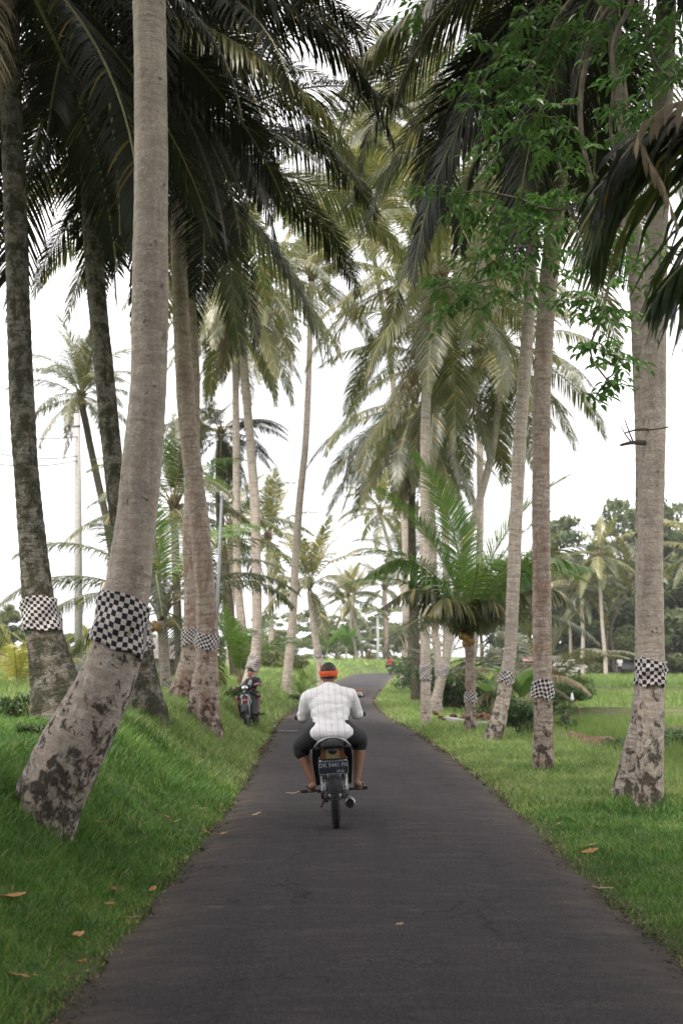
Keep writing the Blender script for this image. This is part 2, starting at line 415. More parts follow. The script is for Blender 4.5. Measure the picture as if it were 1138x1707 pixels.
fa = t.n('ShaderNodeAttribute', attribute_name='field').outputs['Fac']; ea = t.n('ShaderNodeAttribute', attribute_name='edge').outputs['Fac']
yy = t.sep(pos)[1]
n1 = t.noise(.9, 6, .65, pos, .5); n2 = t.noise(7, 6, .7, pos); n3 = t.noise(40, 4, .7, pos)
turf = t.ramp(n2, [(.3, (.035,.075,.020)), (.5, (.075,.135,.035)), (.72, (.14,.19,.06))])
turf = t.mix(t.ramp(n1, [(.40, 0.), (.66, .55)]), turf, (.17,.20,.075))
rows = t.noise(1.0, 3, .6, t.mapping(pos, (1.2, 5.5, 1)))
rice = t.ramp(rows, [(.3, (.08,.12,.035)), (.55, (.13,.19,.05)), (.75, (.20,.25,.08))])
c = t.mix(fa, turf, rice)
soil = t.ramp(n3, [(.3, (.05,.036,.026)), (.7, (.15,.115,.08))])
em = t.math('MULTIPLY', ea, t.ramp(n2, [(.25, .55), (.7, 1.)]), True)
bare = t.math('MULTIPLY', t.math('SUBTRACT', 1.0, fa), t.ramp(t.noise(2.3, 5, .7, pos), [(.62, 0.), (.70, .8)]))
c = t.mix(bare, c, soil); c = t.mix(em, c, soil)
wet = t.math('MULTIPLY', fa, t.ramp(t.noise(.35, 4, .6, t.mapping(pos, (1.2, .5, 1))), [(.52, 0.), (.58, 1.)])); wet = t.math('MULTIPLY', wet, t.ramp(t.sep(pos)[1], [(0, 1.), (1, 1.)]))
wet = t.math('MULTIPLY', wet, t.ramp(rows, [(.5, 1.), (.56, 0.)]))
c = t.mix(wet, c, (.06,.05,.035))
c = t.mix(.45, c, t.ramp(n3, [(.25, .45), (.75, 1.4)]), 'MULTIPLY')
M['ground'] = t.out(t.pbr(c, t.math('SUBTRACT', .95, t.math('MULTIPLY', wet, .85)), normal=t.bump(t.math('MULTIPLY', t.math('ADD', n2, n3), t.math('SUBTRACT', 1.0, wet)), .8, .04), spec=.2))
me = mesh_np('ground', V, Fq, M['ground'])
for nm, arr in (('field', field), ('edge', edgeat)):
    at = me.attributes.new(nm, 'FLOAT', 'POINT'); at.data.foreach_set('value', arr.astype(np.float32))
tag(mobj('ground', me), kind='structure')

rng = np.random.default_rng(5)
ry = graded(-30, 235, 3, 40, .09, 1.03); ry = ry[(ry > -31) & (ry < 236)]
jl = np.convolve(rng.normal(0, .045, len(ry)+4), np.ones(3)/2, 'same')[:len(ry)] + .03*np.sin(ry*2.1)+.02*np.sin(ry*5.3)
jr = np.convolve(rng.normal(0, .040, len(ry)+4), np.ones(3)/2, 'same')[:len(ry)] + .02*np.sin(ry*1.7+1)+.02*np.sin(ry*4.1)
nc = 11; RV = []
for i, y in enumerate(ry):
    a = float(XL(y))-.02+jl[i]; b = float(XR(y))+.02+jr[i]
    for k in range(nc):
        u = k/(nc-1); x = a+(b-a)*u
        z = float(zroad(y)) + .028*math.sin(u*math.pi) + .012 + (-.03 if k in (0, nc-1) else 0)
        RV.append((x, y, z))
RF = np.array([(i*nc+k, i*nc+k+1, (i+1)*nc+k+1, (i+1)*nc+k) for i in range(len(ry)-1) for k in range(nc-1)])
t = NT('worn_asphalt'); pos = t.geo()
a1 = t.noise(.55, 5, .6, t.mapping(pos, (1, .8, 1)), .4); a2 = t.noise(85, 3, .9, pos); a2b = t.noise(28, 5, .85, pos); a3 = t.noise(2.4, 7, .72, t.mapping(pos, (.7, 2.6, 1)), .3); a4 = t.noise(1.2, 4, .6, t.mapping(pos, (3.5, .25, 1)))
c = t.ramp(a1, [(.28, (.030,.027,.030)), (.55, (.045,.040,.044)), (.8, (.066,.058,.062))])
c = t.mix(t.ramp(a3, [(.50, 0.), (.72, .38)]), c, (.115,.098,.088))
c = t.mix(t.ramp(a4, [(.5, 0.), (.68, .5)]), c, (.032,.028,.030))
c = t.mix(.75, c, t.ramp(a2, [(.34, .3), (.5, .9), (.66, 2.4)]), 'MULTIPLY')
c = t.mix(.5, c, t.ramp(a2b, [(.3, .55), (.7, 1.5)]), 'MULTIPLY')
vo = t.n('ShaderNodeTexVoronoi', feature='DISTANCE_TO_EDGE'); vo.inputs['Scale'].default_value = .75
wv = t.n('ShaderNodeVectorMath', operation='ADD'); t.l(pos, wv.inputs[0]); nz = t.n('ShaderNodeTexNoise'); nz.inputs['Scale'].default_value = 2.5; nz.inputs['Detail'].default_value = 6; t.l(pos, nz.inputs['Vector']); t.l(nz.outputs['Color'], wv.inputs[1]); t.l(wv.outputs[0], vo.inputs['Vector'])
crack = t.math('MULTIPLY', t.ramp(vo.outputs['Distance'], [(0., 1.), (.012, 0.)]), t.ramp(t.noise(.8, 3, .6, pos), [(.44, 0.), (.56, .9)]))
c = t.mix(crack, c, (.014,.012,.012))
ea = t.n('ShaderNodeAttribute', attribute_name='edge').outputs['Fac']
c = t.mix(t.math('MULTIPLY', ea, t.ramp(a3, [(.38, .15), (.6, .9)])), c, (.13,.105,.08))
c = t.mix(t.math('MULTIPLY', t.ramp(t.noise(5.5, 4, .6, t.mapping(pos, (.55, 1.9, 1)), .2), [(.70, 0.), (.74, .6)]), t.ramp(t.noise(.5, 2, .5, pos), [(.48, 0.), (.6, 1.)])), c, (.26,.23,.20))
M['road'] = t.out(t.pbr(c, t.ramp(a1, [(.3, .72), (.7, .86)]), normal=t.bump(t.math('ADD', a2, t.math('MULTIPLY', a3, .4)), 1.0, .010), spec=.12))
rme = mesh_np('road', RV, RF, M['road']); at = rme.attributes.new('edge', 'FLOAT', 'POINT'); ee = [1., .25]+[0]*(nc-4)+[.25, 1.]; at.data.foreach_set('value', np.array(ee*len(ry), np.float32))
tag(mobj('road', rme), kind='structure')

# ------------------------------------------------------------------ grass, rice (nobody could count them)
def blades(x, y, z, hgt, wid, lean, rng, seg=2):
    n = len(x); az = rng.uniform(0, 2*np.pi, n); la = rng.uniform(0, 2*np.pi, n)
    lx = np.cos(la)*lean*hgt; ly = np.sin(la)*lean*hgt; wx = np.cos(az)*wid/2; wy = np.sin(az)*wid/2
    if seg == 2:
        V = np.stack([np.stack([x-wx, y-wy, z-.01], 1), np.stack([x+wx, y+wy, z-.01], 1),
                      np.stack([x+wx*.8+lx*.35, y+wy*.8+ly*.35, z+hgt*.6], 1), np.stack([x-wx*.8+lx*.35, y-wy*.8+ly*.35, z+hgt*.6], 1),
                      np.stack([x+lx, y+ly, z+hgt], 1)], 1).reshape(-1, 3)
        b = np.arange(n)[:, None]*5
        F = np.concatenate([b+np.array([0,1,2]), b+np.array([0,2,3]), b+np.array([3,2,4])]); k = 5
    else:
        V = np.stack([np.stack([x-wx, y-wy, z-.01], 1), np.stack([x+wx, y+wy, z-.01], 1), np.stack([x+lx, y+ly, z+hgt], 1)], 1).reshape(-1, 3)
        b = np.arange(n)[:, None]*3; F = b+np.array([0,1,2]); k = 3
    return V, F, k
def blade_obj(name, parts, mat, kind='stuff'):
    Vs, Fs, Cs, off = [], [], [], 0
    for (V, F, k, tint) in parts:
        Vs.append(V); Fs.append(F+off); Cs.append(np.repeat(tint, k)); off += len(V)
    me = mesh_np(name, np.concatenate(Vs), np.concatenate(Fs), mat, col=np.concatenate(Cs))
    return tag(mobj(name, me), kind=kind)
def patchy(x, y): return vnoise(x*.8+3, y*.8, 1.0)*.5+vnoise(x*2.3, y*2.3+5, 1.1)*.3
def zone(n, y0, y1, w_, side, pw=1.0, x0=0.0):
    y = y0+(y1-y0)*rng.random(n)**pw; u = rng.random(n)*w_+x0
    e = (rng.random(n) < .12)*rng.exponential(.05, n)          # a few tufts creep onto the tarmac edge
    x = XL(y)-u+.02+e if side < 0 else XR(y)+u-.02-e*.6
    return x, y, u
near = []; farp = []
def grass(n, y0, y1, w_, side, h0, wd, lst, seg=2, pw=1.0, lean=.95, x0=0):
    x, y, u = zone(n, y0, y1, w_, side, pw, x0)
    p = patchy(x, y); keep = (rng.random(n) < np.clip(.62+.55*p, .12, 1)) & ((u > .10) | (rng.random(n) < .45))
    x, y, u, p = x[keep], y[keep], u[keep], p[keep]
    z = H(x, y); hh = h0*(.4+1.0*rng.random(len(x)))*np.clip(1+.9*p, .25, 2.2)*(.45+.55*smooth(u/.35)); hh = np.maximum(hh, .012)
    tint = np.clip(.45+.5*patchy(x*2.1+9, y*2.1)+rng.normal(0, .2, len(x)), 0, .99)
    dry = rng.random(len(x)) < (.03+.12*np.exp(-u/.15)); tint[dry] = 1.0
    V, F, k = blades(x, y, z, hh, wd*(.7+.6*rng.random(len(x))), lean, rng, seg); lst.append((V, F, k, tint))
grass(150000, 4.3, 9, 2.9, -1, .060, .0065, near)
grass(90000, 8.5, 15, 3.6, -1, .075, .009, near)
grass(42000, 5, 14, 3.0, -1, .028, .020, near, 1, lean=1.6)      # clover-like low leaves
grass(95000, 5.5, 13, 3.4, 1, .050, .0075, near)
grass(25000, 5.5, 13, 3.4, 1, .026, .020, near, 1, lean=1.6)
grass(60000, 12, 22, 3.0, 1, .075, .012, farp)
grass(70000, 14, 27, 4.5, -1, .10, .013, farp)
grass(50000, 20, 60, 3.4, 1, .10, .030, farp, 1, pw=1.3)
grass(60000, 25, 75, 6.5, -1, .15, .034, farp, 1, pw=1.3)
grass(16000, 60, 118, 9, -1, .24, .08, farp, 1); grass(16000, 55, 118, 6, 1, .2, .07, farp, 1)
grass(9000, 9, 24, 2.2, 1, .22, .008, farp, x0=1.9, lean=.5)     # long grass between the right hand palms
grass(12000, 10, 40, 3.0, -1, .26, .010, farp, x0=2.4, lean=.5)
# grass beyond the crest of the road
n = 14000; x = rng.uniform(-10, 14, n); y = rng.uniform(112, 124, n); ok = ((x < XL(y)-.1) | (x > XR(y)+.1)); x, y = x[ok], y[ok]
V, F, k = blades(x, y, H(x, y), rng.uniform(.2, .55, len(x)), np.full(len(x), .09), .6, rng, 1); farp.append((V, F, k, np.clip(rng.normal(.5, .22, len(x)), 0, 1)))
# weeds round the trunk feet
def weeds(x0, y0, r, n, h0, lst=None):
    a = rng.uniform(0, 2*np.pi, n); q = r*np.sqrt(rng.random(n)); x = x0+np.cos(a)*q; y = y0+np.sin(a)*q
    ok = (x < XL(y)) | (x > XR(y)); x, y, q = x[ok], y[ok], q[ok]
    V, F, k = blades(x, y, H(x, y), h0*(.4+rng.random(len(x)))*(1-.5*q/r), np.full(len(x), .010), .6, rng, 2)
    (lst if lst is not None else near).append((V, F, k, np.clip(rng.normal(.4, .22, len(x)), 0, .95)))
# rice: rows of seedlings in the plots on the right, fields beyond
def rice(n, x0, x1, y0, y1, row, h0, wd, seg=1, ox=0):
    y = rng.uniform(y0, y1, n); x = rng.uniform(x0, x1, n)
    if row: x = np.round(x/row)*row+rng.normal(0, .022, len(x)); y = np.round(y/(row*.7))*(row*.7)+rng.normal(0, .025, len(y))
    ok = (x > XR(y)+2.95) & (bundmask(x, y) < .09) & (((x-5.3)/1.6)**2+((y-25.2)/2.4)**2 > 1.0); x, y = x[ok], y[ok]
    p = patchy(x*.5, y*.5); gap = rng.random(len(x)) < np.clip(.75+.5*p, .2, 1); x, y = x[gap], y[gap]
    V, F, k = blades(x, y, H(x, y), h0*(.5+.8*rng.random(len(x))), np.full(len(x), wd), .38, rng, seg)
    return V, F, k, np.clip(rng.normal(.5, .2, len(x)), 0, .97)
n = 9000; y = 62+rng.normal(0, .7, n); x = rng.uniform(6, 60, n); y += .02*(x-7); V, F, k = blades(x, y, H(x, y)+.35, rng.uniform(.2, .6, n), np.full(n, .06), .5, rng, 1); farp.append((V, F, k, np.clip(rng.normal(.08, .1, n), 0, .9)))
ricep = [rice(60000, 4, 13, 8, 24, .24, .22, .010, 2), rice(60000, 4, 22, 22, 44, .32, .26, .022), rice(50000, 3, 45, 44, 88, .45, .3, .05), rice(26000, 5, 75, 86, 125, 0, .3, .12)]
# tall field grass left of the bank
n = 42000; y = rng.uniform(12, 60, n); x = XL(y)-rng.uniform(5, 22, n)
V, F, k = blades(x, y, H(x, y), rng.uniform(.15, .5, n), np.full(n, .022), .4, rng, 1); ricep.append((V, F, k, np.clip(rng.normal(.3, .2, n), 0, .95)))

# crumbs of soil, gravel and dead leaf bits along both edges of the tarmac
def crumbs(n, side, y0, y1, sz, spread):
    y = y0+(y1-y0)*rng.random(n)**1.3; o_ = rng.normal(0, spread, n)+.03; clump = vnoise(y*1.7, y*.6+side*5); keep = clump > -.25; y, o_ = y[keep], o_[keep]
    x = XL(y)+o_ if side < 0 else XR(y)-o_; n = len(x); inside = (x > XL(y)) & (x < XR(y)); z = np.where(inside, zroad(y)+.020, H(x, y)+.01)
    s = sz*(.4+rng.random(n)**2*1.8)[:, None]; c_ = np.stack([x, y, z], 1); D = rng.normal(size=(n, 4, 3)); D /= np.linalg.norm(D, axis=2)[:, :, None]; D[:, :, 2] *= .45
    V = (c_[:, None, :]+D*s[:, None, :]).reshape(-1, 3); b = np.arange(n)[:, None]*4
    F = np.concatenate([b+np.array(f) for f in ((0,1,2),(0,2,3),(0,3,1),(1,3,2))]); return V, F, 4, np.clip(rng.normal(.45, .25, n), 0, 1)
M['crumb'] = leaf_mat('soil_crumb', (.04,.028,.02), (.16,.12,.085), (.34,.27,.17), tw=.02, rough=.9, rnd=0, dryamt=.12, spec=.2)
blade_obj('gravel', [crumbs(5000, -1, 4.5, 22, .009, .06), crumbs(3500, 1, 5.5, 22, .009, .05), crumbs(2200, -1, 20, 60, .02, .08), crumbs(2000, 1, 20, 60, .02, .07), crumbs(900, -1, 4.5, 20, .006, .5), crumbs(900, 1, 5, 20, .006, .5)], M['crumb'])
# ------------------------------------------------------------------ palms
def catmull(pts, vals, step):
    """resample; pts Vectors, vals radii"""
    n = len(pts); O = []; Q = []
    for i in range(n-1):
        p0 = pts[i-1] if i else pts[0]*2-pts[1]; p1 = pts[i]; p2 = pts[i+1]; p3 = pts[i+2] if i+2 < n else pts[-1]*2-pts[-2]
        m = max(2, int((p2-p1).length/step))
        for k in range(m):
            t_ = k/m; t2 = t_*t_; t3 = t2*t_
            O.append(.5*((2*p1)+(p2-p0)*t_+(2*p0-5*p1+4*p2-p3)*t2+(3*p1-p0-3*p2+p3)*t3))
            Q.append(vals[i]+(vals[i+1]-vals[i])*t_)
    O.append(pts[-1]); Q.append(vals[-1])
    for _ in range(2): Q = [Q[0]]+[(Q[i-1]+2*Q[i]+Q[i+1])/4 for i in range(1, len(Q)-1)]+[Q[-1]]
    return O, Q
def trunk_mesh(name, O, Q, mat, seed, n=20, rough=1.0, ringa=1.0):
    rnd = random.Random(seed); V = []; U = []; F = []; hgt = 0; ph = rnd.uniform(0, 20); off = rnd.uniform(0, 9)
    # ring scars at uneven spacing
    for i, (p, r) in enumerate(zip(O, Q)):
        t_ = (O[min(i+1, len(O)-1)]-O[max(i-1, 0)]).normalized()
        if i: hgt += (p-O[i-1]).length
        u = Vector((1,0,0)); u = (u-t_*u.dot(t_)).normalized(); v = t_.cross(u)
        ring = math.sin(hgt*46+2*math.sin(hgt*3+ph)); wob = mnoise.noise((hgt*1.3, ph, 0))*.045
        foot = math.exp(-max(hgt-.35, 0)/.35)
        for k in range(n+1):
            a = 2*math.pi*(k % n)/n
            q = Vector((math.cos(a)*.9, math.sin(a)*.9, hgt*1.1+ph))
            d = 1+rough*(.020*ringa*ring*(1-foot) + wob + .05*mnoise.noise(q*1.7)+.028*mnoise.noise(q*5.3) + foot*(.11*mnoise.noise(q*3.1)+.07*mnoise.noise(q*7)+.05*math.sin(a*5+ph)))
            V.append(p+(u*math.cos(a)+v*math.sin(a))*r*d); U.append((a/(2*math.pi) if k < n else 1.0, hgt+off))
    m = n+1
    for i in range(len(O)-1):
        for k in range(n): F.append((i*m+k, i*m+k+1, (i+1)*m+k+1, (i+1)*m+k))
    return mesh_np(name, V, F, mat, uv=U)
def cloth_mesh(name, O, Q, z0, z1, mat, seed, n=40, tilt=0.0):
    idx = [i for i, p in enumerate(O) if z0 <= p.z <= z1]
    if len(idx) < 2:
        j = min(range(len(O)), key=lambda i: abs(O[i].z-(z0+z1)/2)); idx = [max(j-1, 0), j, min(j+1, len(O)-1)]
    a0, a1 = O[idx[0]], O[idx[-1]]; r0, r1 = Q[idx[0]], Q[idx[-1]]; rnd = random.Random(seed); ph = rnd.uniform(0, 9)
    V = []; U = []; F = []; m = 16; ax = (a1-a0).normalized(); L = (a1-a0).length
    u = Vector((1,0,0)); u = (u-ax*u.dot(ax)).normalized(); v = ax.cross(u); sa = 4.71+rnd.uniform(-.9, .9)
    for j in range(-1, m+2):
        tt = min(max(j/m, 0), 1); f = idx[0]+(idx[-1]-idx[0])*tt; i0 = int(f); i1 = min(i0+1, len(O)-1)
        c = O[i0].lerp(O[i1], f-i0); r = Q[i0]+(Q[i1]-Q[i0])*(f-i0)
        inner = (j < 0 or j > m)
        for k in range(n+1):
            a = 2*math.pi*(k % n)/n
            wr = .008*math.sin(a*7+tt*5+ph)+.007*math.sin(a*3-tt*9+ph)+.016*mnoise.noise((math.cos(a)*2, math.sin(a)*2, tt*4+ph))
            da = (a-sa+math.pi) % (2*math.pi)-math.pi; lap = .014*max(0, 1-abs(da)/.5) if da < 0 else .004*max(0, 1-da/.3)   # overlap where the cloth is tied
            rr = r*1.09+.010+wr+lap if not inner else r*.9
            p = c+(u*math.cos(a)+v*math.sin(a))*rr + ax*(.022*math.sin(a*2+ph)*(1 if tt in (0, 1) else .6)+tilt*r*math.cos(a)-(.05*math.exp(-(da/.35)**2)+.02*mnoise.noise((math.cos(a)*1.5, math.sin(a)*1.5, ph)))*(1-tt) )
            V.append(p); U.append((a/(2*math.pi)*2*math.pi*(r0+r1)/2*1.05, tt*L))
    mm = n+1
    for i in range(m+2):
        for k in range(n): F.append((i*mm+k, i*mm+k+1, (i+1)*mm+k+1, (i+1)*mm+k))
    return mesh_np(name, V, F, mat, uv=U)

def frond_geo(rach, lmax, n, seg, droop, rnd, wid=.05, bare=.13, rr=.022, fwd=.55, V=None, F=None, T=None, MI=None, ragged=.05, lit_side=None, asym=1.0, fold=0.25, nr=5):
    """rach: list of points of the midrib. leaflets both sides, hanging with their own weight"""
    V = V if V is not None else []; F = F if F is not None else []; T = T if T is not None else []; MI = MI if MI is not None else []
    # midrib
    mb = MB(); k = len(rach); mb.tube(rach, [rr*(1-.82*i/(k-1))+.003 for i in range(k)], nr, cap=False, flat=.75)
    b = len(V); V += [Vector(v) for v in mb.V]; F += [tuple(i+b for i in f) for f in mb.F]; T += [.5]*len(mb.V); MI += [1]*len(mb.F)
    # arc lengths
    S = [0]
    for i in range(1, k): S.append(S[-1]+(rach[i]-rach[i-1]).length)
    Lr = S[-1]; base_t = rnd.random()
    j = 0
    for i in range(n):
        s = bare+(1-bare)*(i+.5)/n; L = s*Lr
        while j < k-2 and S[j+1] < L: j += 1
        while j > 0 and S[j] > L: j -= 1
        f = (L-S[j])/max(S[j+1]-S[j], 1e-6); p = rach[j].lerp(rach[j+1], f); Tn = (rach[j+1]-rach[j]).normalized()
        side0 = Tn.cross(Vector((0,0,1)))
        if side0.length < .15: side0 = Tn.cross(Vector((0,1,0)) if abs(Tn.y) < .9 else Vector((1,0,0)))
        side0.normalize(); up = side0.cross(Tn).normalized()
        u_ = (s-bare)/(1-bare); prof = min(1.0, .45+1.6*u_)*(1-.80*max(0, (u_-.40)/.60)**1.2)
        for sg in (-1, 1):
            if rnd.random() < ragged: continue
            ll = lmax*prof*rnd.uniform(.86, 1.08)*(asym if sg > 0 else 1)
            fw = fwd*(1+.9*u_)+rnd.uniform(-.09, .09)
            d = (side0*sg + Tn*fw + up*rnd.uniform(fold-.1, fold+.15)).normalized()
            g = droop*rnd.uniform(.75, 1.25); w0 = wid*rnd.uniform(.8, 1.15)*min(1, .5+ll/lmax)
            q = p.copy(); pts = [q.copy()]; dirs = [d.copy()]
            for c in range(seg):
                tt = (c+1)/seg; dd = (d*(1-g*tt*.75)+Vector((0,0,-1))*g*tt*1.15)
                dd = dd.normalized() if dd.length > .05 else Vector((0,0,-1)); q = q+dd*ll/seg; pts.append(q.copy()); dirs.append(dd)
            b = len(V); tv = min(.99, max(0, .5*base_t+.5*rnd.random())); 
            if rnd.random() < .05: tv = 1.0
            ws = {1:(1,0), 2:(.75,1,0), 3:(.6,1,.75,0), 4:(.55,1,.9,.6,0)}[seg]
            for c in range(seg):
                wv = Tn-dirs[c]*Tn.dot(dirs[c]); wv = wv.normalized()*w0*.5*ws[c]
                V.append(pts[c]-wv); V.append(pts[c]+wv); tip = .16*c/seg
                T += [min(1, tv+tip*.5)]*2
            V.append(pts[seg]); T.append(min(1, tv+.12))
            for c in range(seg-1): F.append((b+2*c, b+2*c+1, b+2*c+3, b+2*c+2)); MI.append(0)
            F.append((b+2*seg-2, b+2*seg-1, b+2*seg)); MI.append(0)
    return V, F, T, MI
def rachis_curve(L, e0, bend, pw=1.4, k=16, side=0.0):
    pts = [Vector((0,0,0))]; p = Vector((0,0,0))
    for i in range(k):
        s = (i+.5)/k; e = R(e0-bend*s**pw); a = R(side)*s*s
        p = p+Vector((math.cos(e)*math.cos(a), math.cos(e)*math.sin(a), math.sin(e)))*L/k; pts.append(p.copy())
    return pts
CLS = {'up': (76, 42, .30), 'high': (54, 76, .48), 'mid': (28, 76, .58), 'low': (-6, 58, .52), 'hang': (-40, 42, .55), 'dead': (-62, 25, .8)}
FR = {}
def frond_mesh(cls, lod, matk, v):
    key = (cls, lod, matk, v)
    if key in FR: return FR[key]
    rnd = random.Random(str(key)); e0, bend, droop = CLS[cls]; L = 4.6
    r = rachis_curve(L, e0+rnd.uniform(-5, 5), bend+rnd.uniform(-10, 10), side=rnd.uniform(-28, 28))
    n, seg, wd, lm = {'hi': (108, 4, .030, 1.0), 'mid': (84, 3, .041, 1.0), 'lo': (46, 2, .078, .98)}[lod]
    if cls == 'dead': n = int(n*.7)
    V, F, T, MI = frond_geo(r, lm, n, seg, droop, rnd, wid=wd, rr=.03, ragged=.05 if cls != 'dead' else .25, fwd=.5 if cls != 'up' else .8, fold=.3 if cls in ('up', 'high') else .1)
    me = mesh_np('frond', V, F, [M['frond_dry'] if cls == 'dead' else M[matk], M['rachis_dry'] if cls == 'dead' else M['rachis']], col=T, mi=MI, sm=False)
    FR[key] = me; return me
def crown_core(mat):
    mb = MB(); mb.lathe([(.0,-.02),(.13,0),(.17,.25),(.15,.5),(.09,.75),(.04,1.0),(0,1.05)], n=14)
    rnd = random.Random(3)
    for i in range(14):
        a = i*2.4; mb.tube([(math.cos(a)*.1, math.sin(a)*.1, .05+i*.03), (math.cos(a)*.2, math.sin(a)*.2, .25+i*.035), (math.cos(a)*.34, math.sin(a)*.34, .42+i*.04)], [.06,.045,.03], 6)
    return mesh_np('crown', mb.V, mb.F, mat)
CORE = crown_core(M['fibre'])
_mb = MB(); _mb.ell((0,0,0), (.105,.105,.13)); COCO = {k: mesh_np('coconut', _mb.V, _mb.F, M['coconut_'+k]) for k in ('green', 'orange')}
def cone_of(lo, hi): return lo, hi
def add_crown(root, top, seed, n=22, size=1.0, lod='mid', mat='frond', young=0.0, dead=0, coco=0, cococ='green', tiltz=0.0, az_ok=None, dist=None, lean=(0,0)):
    """crown > frond, coconut. dist: shares of the classes"""
    rnd = random.Random(seed); cr = mobj('crown', CORE, root, loc=top, scale=(size,)*3, rot=(lean[0], lean[1], rnd.uniform(0, 6)))
    order = dist or ['up', 'up', 'high', 'high', 'high', 'mid', 'mid', 'mid', 'low', 'low', 'hang']
    for i in range(n):
        cls = order[min(int(i/n*len(order)), len(order)-1)]
        az = i*2.39996+rnd.uniform(-.25, .25)
        m = mat; 
        if young and cls in ('up', 'high') and rnd.random() < young: m = 'frond_young'
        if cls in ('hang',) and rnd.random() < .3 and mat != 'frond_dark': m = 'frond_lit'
        o = mobj('frond', frond_mesh(cls, lod, m, rnd.randrange(3)), cr, loc=(math.cos(az)*.07, math.sin(az)*.07, .62-.4*i/n), rot=(rnd.uniform(-.12, .12), rnd.uniform(-.13, .13), az), scale=(rnd.uniform(.84, 1.1),)*3)
    for i in range(dead):
        az = rnd.uniform(0, 6.28)
        mobj('frond', frond_mesh('dead', lod, 'frond', rnd.randrange(2)), cr, loc=(0,0,.12), rot=(0, rnd.uniform(-.1,.1), az), scale=(rnd.uniform(.55, .85),)*3)['label'] = 'withered brown hanging frond'
    for i in range(coco):
        a = rnd.uniform(0, 6.28); q = rnd.uniform(.2, .34); mobj('coconut', COCO[cococ], cr, loc=(math.cos(a)*q, math.sin(a)*q, rnd.uniform(-.25, .1)), rot=(rnd.uniform(-.5,.5), rnd.uniform(-.5,.5), 0))
    return cr
PALM = {}
def palm(key, label, pts, d, widths, bark_='bark_pale', cloth=None, cmat='cloth', seed=0, group='coconut palms lining the road', n=20, step=.05, rough=1.0, name='palm_tree', crown=None, tilt=0.0, blend=None):
    W = []; rad = []
    for i, q in enumerate(pts):
        dd = d+(q[2] if len(q) > 2 else 0); W.append(P(q[0], q[1], dd)); rad.append(wpx(widths[i]/2, q[1], dd))
    b = W[0].copy(); gz = h1(b.x, b.y); b.z = gz
    root = empty(name, b); tag(root, label, 'palm tree', group)
    loc = [v-b for v in W]
    if loc[0].z > .05: loc.insert(0, Vector((0,0,0))+(loc[0]-loc[1])*.0+Vector((loc[0].x, loc[0].y, 0))); rad.insert(0, rad[0]*1.06)
    dirn = (loc[0]-loc[1]); dirn = dirn/max(-dirn.z, .2)*.3; dirn.x *= .6
    loc.insert(0, loc[0]+Vector((dirn.x, dirn.y, -.35))); rad.insert(0, rad[0]*1.12)
    O, Q = catmull(loc, rad, step); PALM[key] = (root, O, Q, b)
    tr = mobj('trunk', trunk_mesh('trunk', O, Q, M[bark_], seed, n, rough, .35 if bark_ == 'bark_foot' else 1.0), root)
    if cloth:
        zc = [P(pts[0][0], c, d).z-b.z for c in cloth]
        co = mobj('checkered_cloth', cloth_mesh('checkered_cloth', O, Q, zc[1], zc[0], M[cmat], seed, tilt=tilt), tr)
    if crown: PALM[key] += (add_crown(root, O[-1], seed, **crown),)
    weeds(b.x, b.y, .55, 700 if d < 20 else 250, .16, near if d < 18 else farp)
    return root
def hero(key, pix, lmax=1.0, n=110, seg=4, droop=.9, mat='frond', wid=.048, seed=1, bare=.02, fold=.1, fwd=.45, asym=1.0, rr=.028):
    """a frond whose midrib runs through given world points (photo pixel + distance used as a ruler)"""
    root, O, Q, b = PALM[key][:4]; cr = PALM[key][4] if len(PALM[key]) > 4 else root
    pts = [P(*q) for q in pix]; pts = catmull(pts, [0]*len(pts), .25)[0]
    mi = (Matrix.Translation(root.location)@(Matrix.LocRotScale(cr.location, cr.rotation_euler, cr.scale) if cr is not root else Matrix.Identity(4)))
    V, F, T, MI = frond_geo(pts, lmax, n, seg, droop, random.Random(seed), wid=wid, bare=bare, fold=fold, fwd=fwd, asym=asym, rr=rr)
    inv = mi.inverted(); V = [inv@v for v in V]
    return mobj('frond', mesh_np('frond', V, F, [M[mat], M['rachis'] if mat != 'frond_dry' else M['rachis_dry']], col=T, mi=MI, sm=False), cr)
SHADE_THICK = []
DENSE = ['up', 'high', 'high', 'high', 'mid', 'mid', 'mid', 'low', 'low', 'low', 'hang']
DROOPY = ['up', 'high', 'mid', 'mid', 'low', 'low', 'low', 'hang', 'hang', 'hang']
# ---- left side
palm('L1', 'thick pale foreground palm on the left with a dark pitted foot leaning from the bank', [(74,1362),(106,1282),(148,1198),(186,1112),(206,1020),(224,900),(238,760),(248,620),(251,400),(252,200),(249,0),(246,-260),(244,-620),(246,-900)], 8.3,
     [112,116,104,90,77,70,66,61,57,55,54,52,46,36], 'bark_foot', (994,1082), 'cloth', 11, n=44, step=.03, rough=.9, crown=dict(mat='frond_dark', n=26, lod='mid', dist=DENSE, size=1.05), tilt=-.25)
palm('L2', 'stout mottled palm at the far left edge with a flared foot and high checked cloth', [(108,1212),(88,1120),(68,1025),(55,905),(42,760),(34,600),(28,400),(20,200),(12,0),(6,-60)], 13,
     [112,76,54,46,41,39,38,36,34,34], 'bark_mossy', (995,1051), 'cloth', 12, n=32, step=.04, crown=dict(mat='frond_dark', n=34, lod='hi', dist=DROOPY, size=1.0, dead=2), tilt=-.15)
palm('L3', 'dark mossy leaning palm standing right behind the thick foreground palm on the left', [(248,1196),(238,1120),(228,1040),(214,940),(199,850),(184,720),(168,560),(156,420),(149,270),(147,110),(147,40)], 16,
     [66,46,38,35,34,33,32,31,30,30,28], 'bark_mossy', (1040,1090), 'cloth', 13, n=28, step=.05, crown=dict(mat='frond_dark', n=40, lod='hi', dist=DROOPY, size=1.08, dead=2))
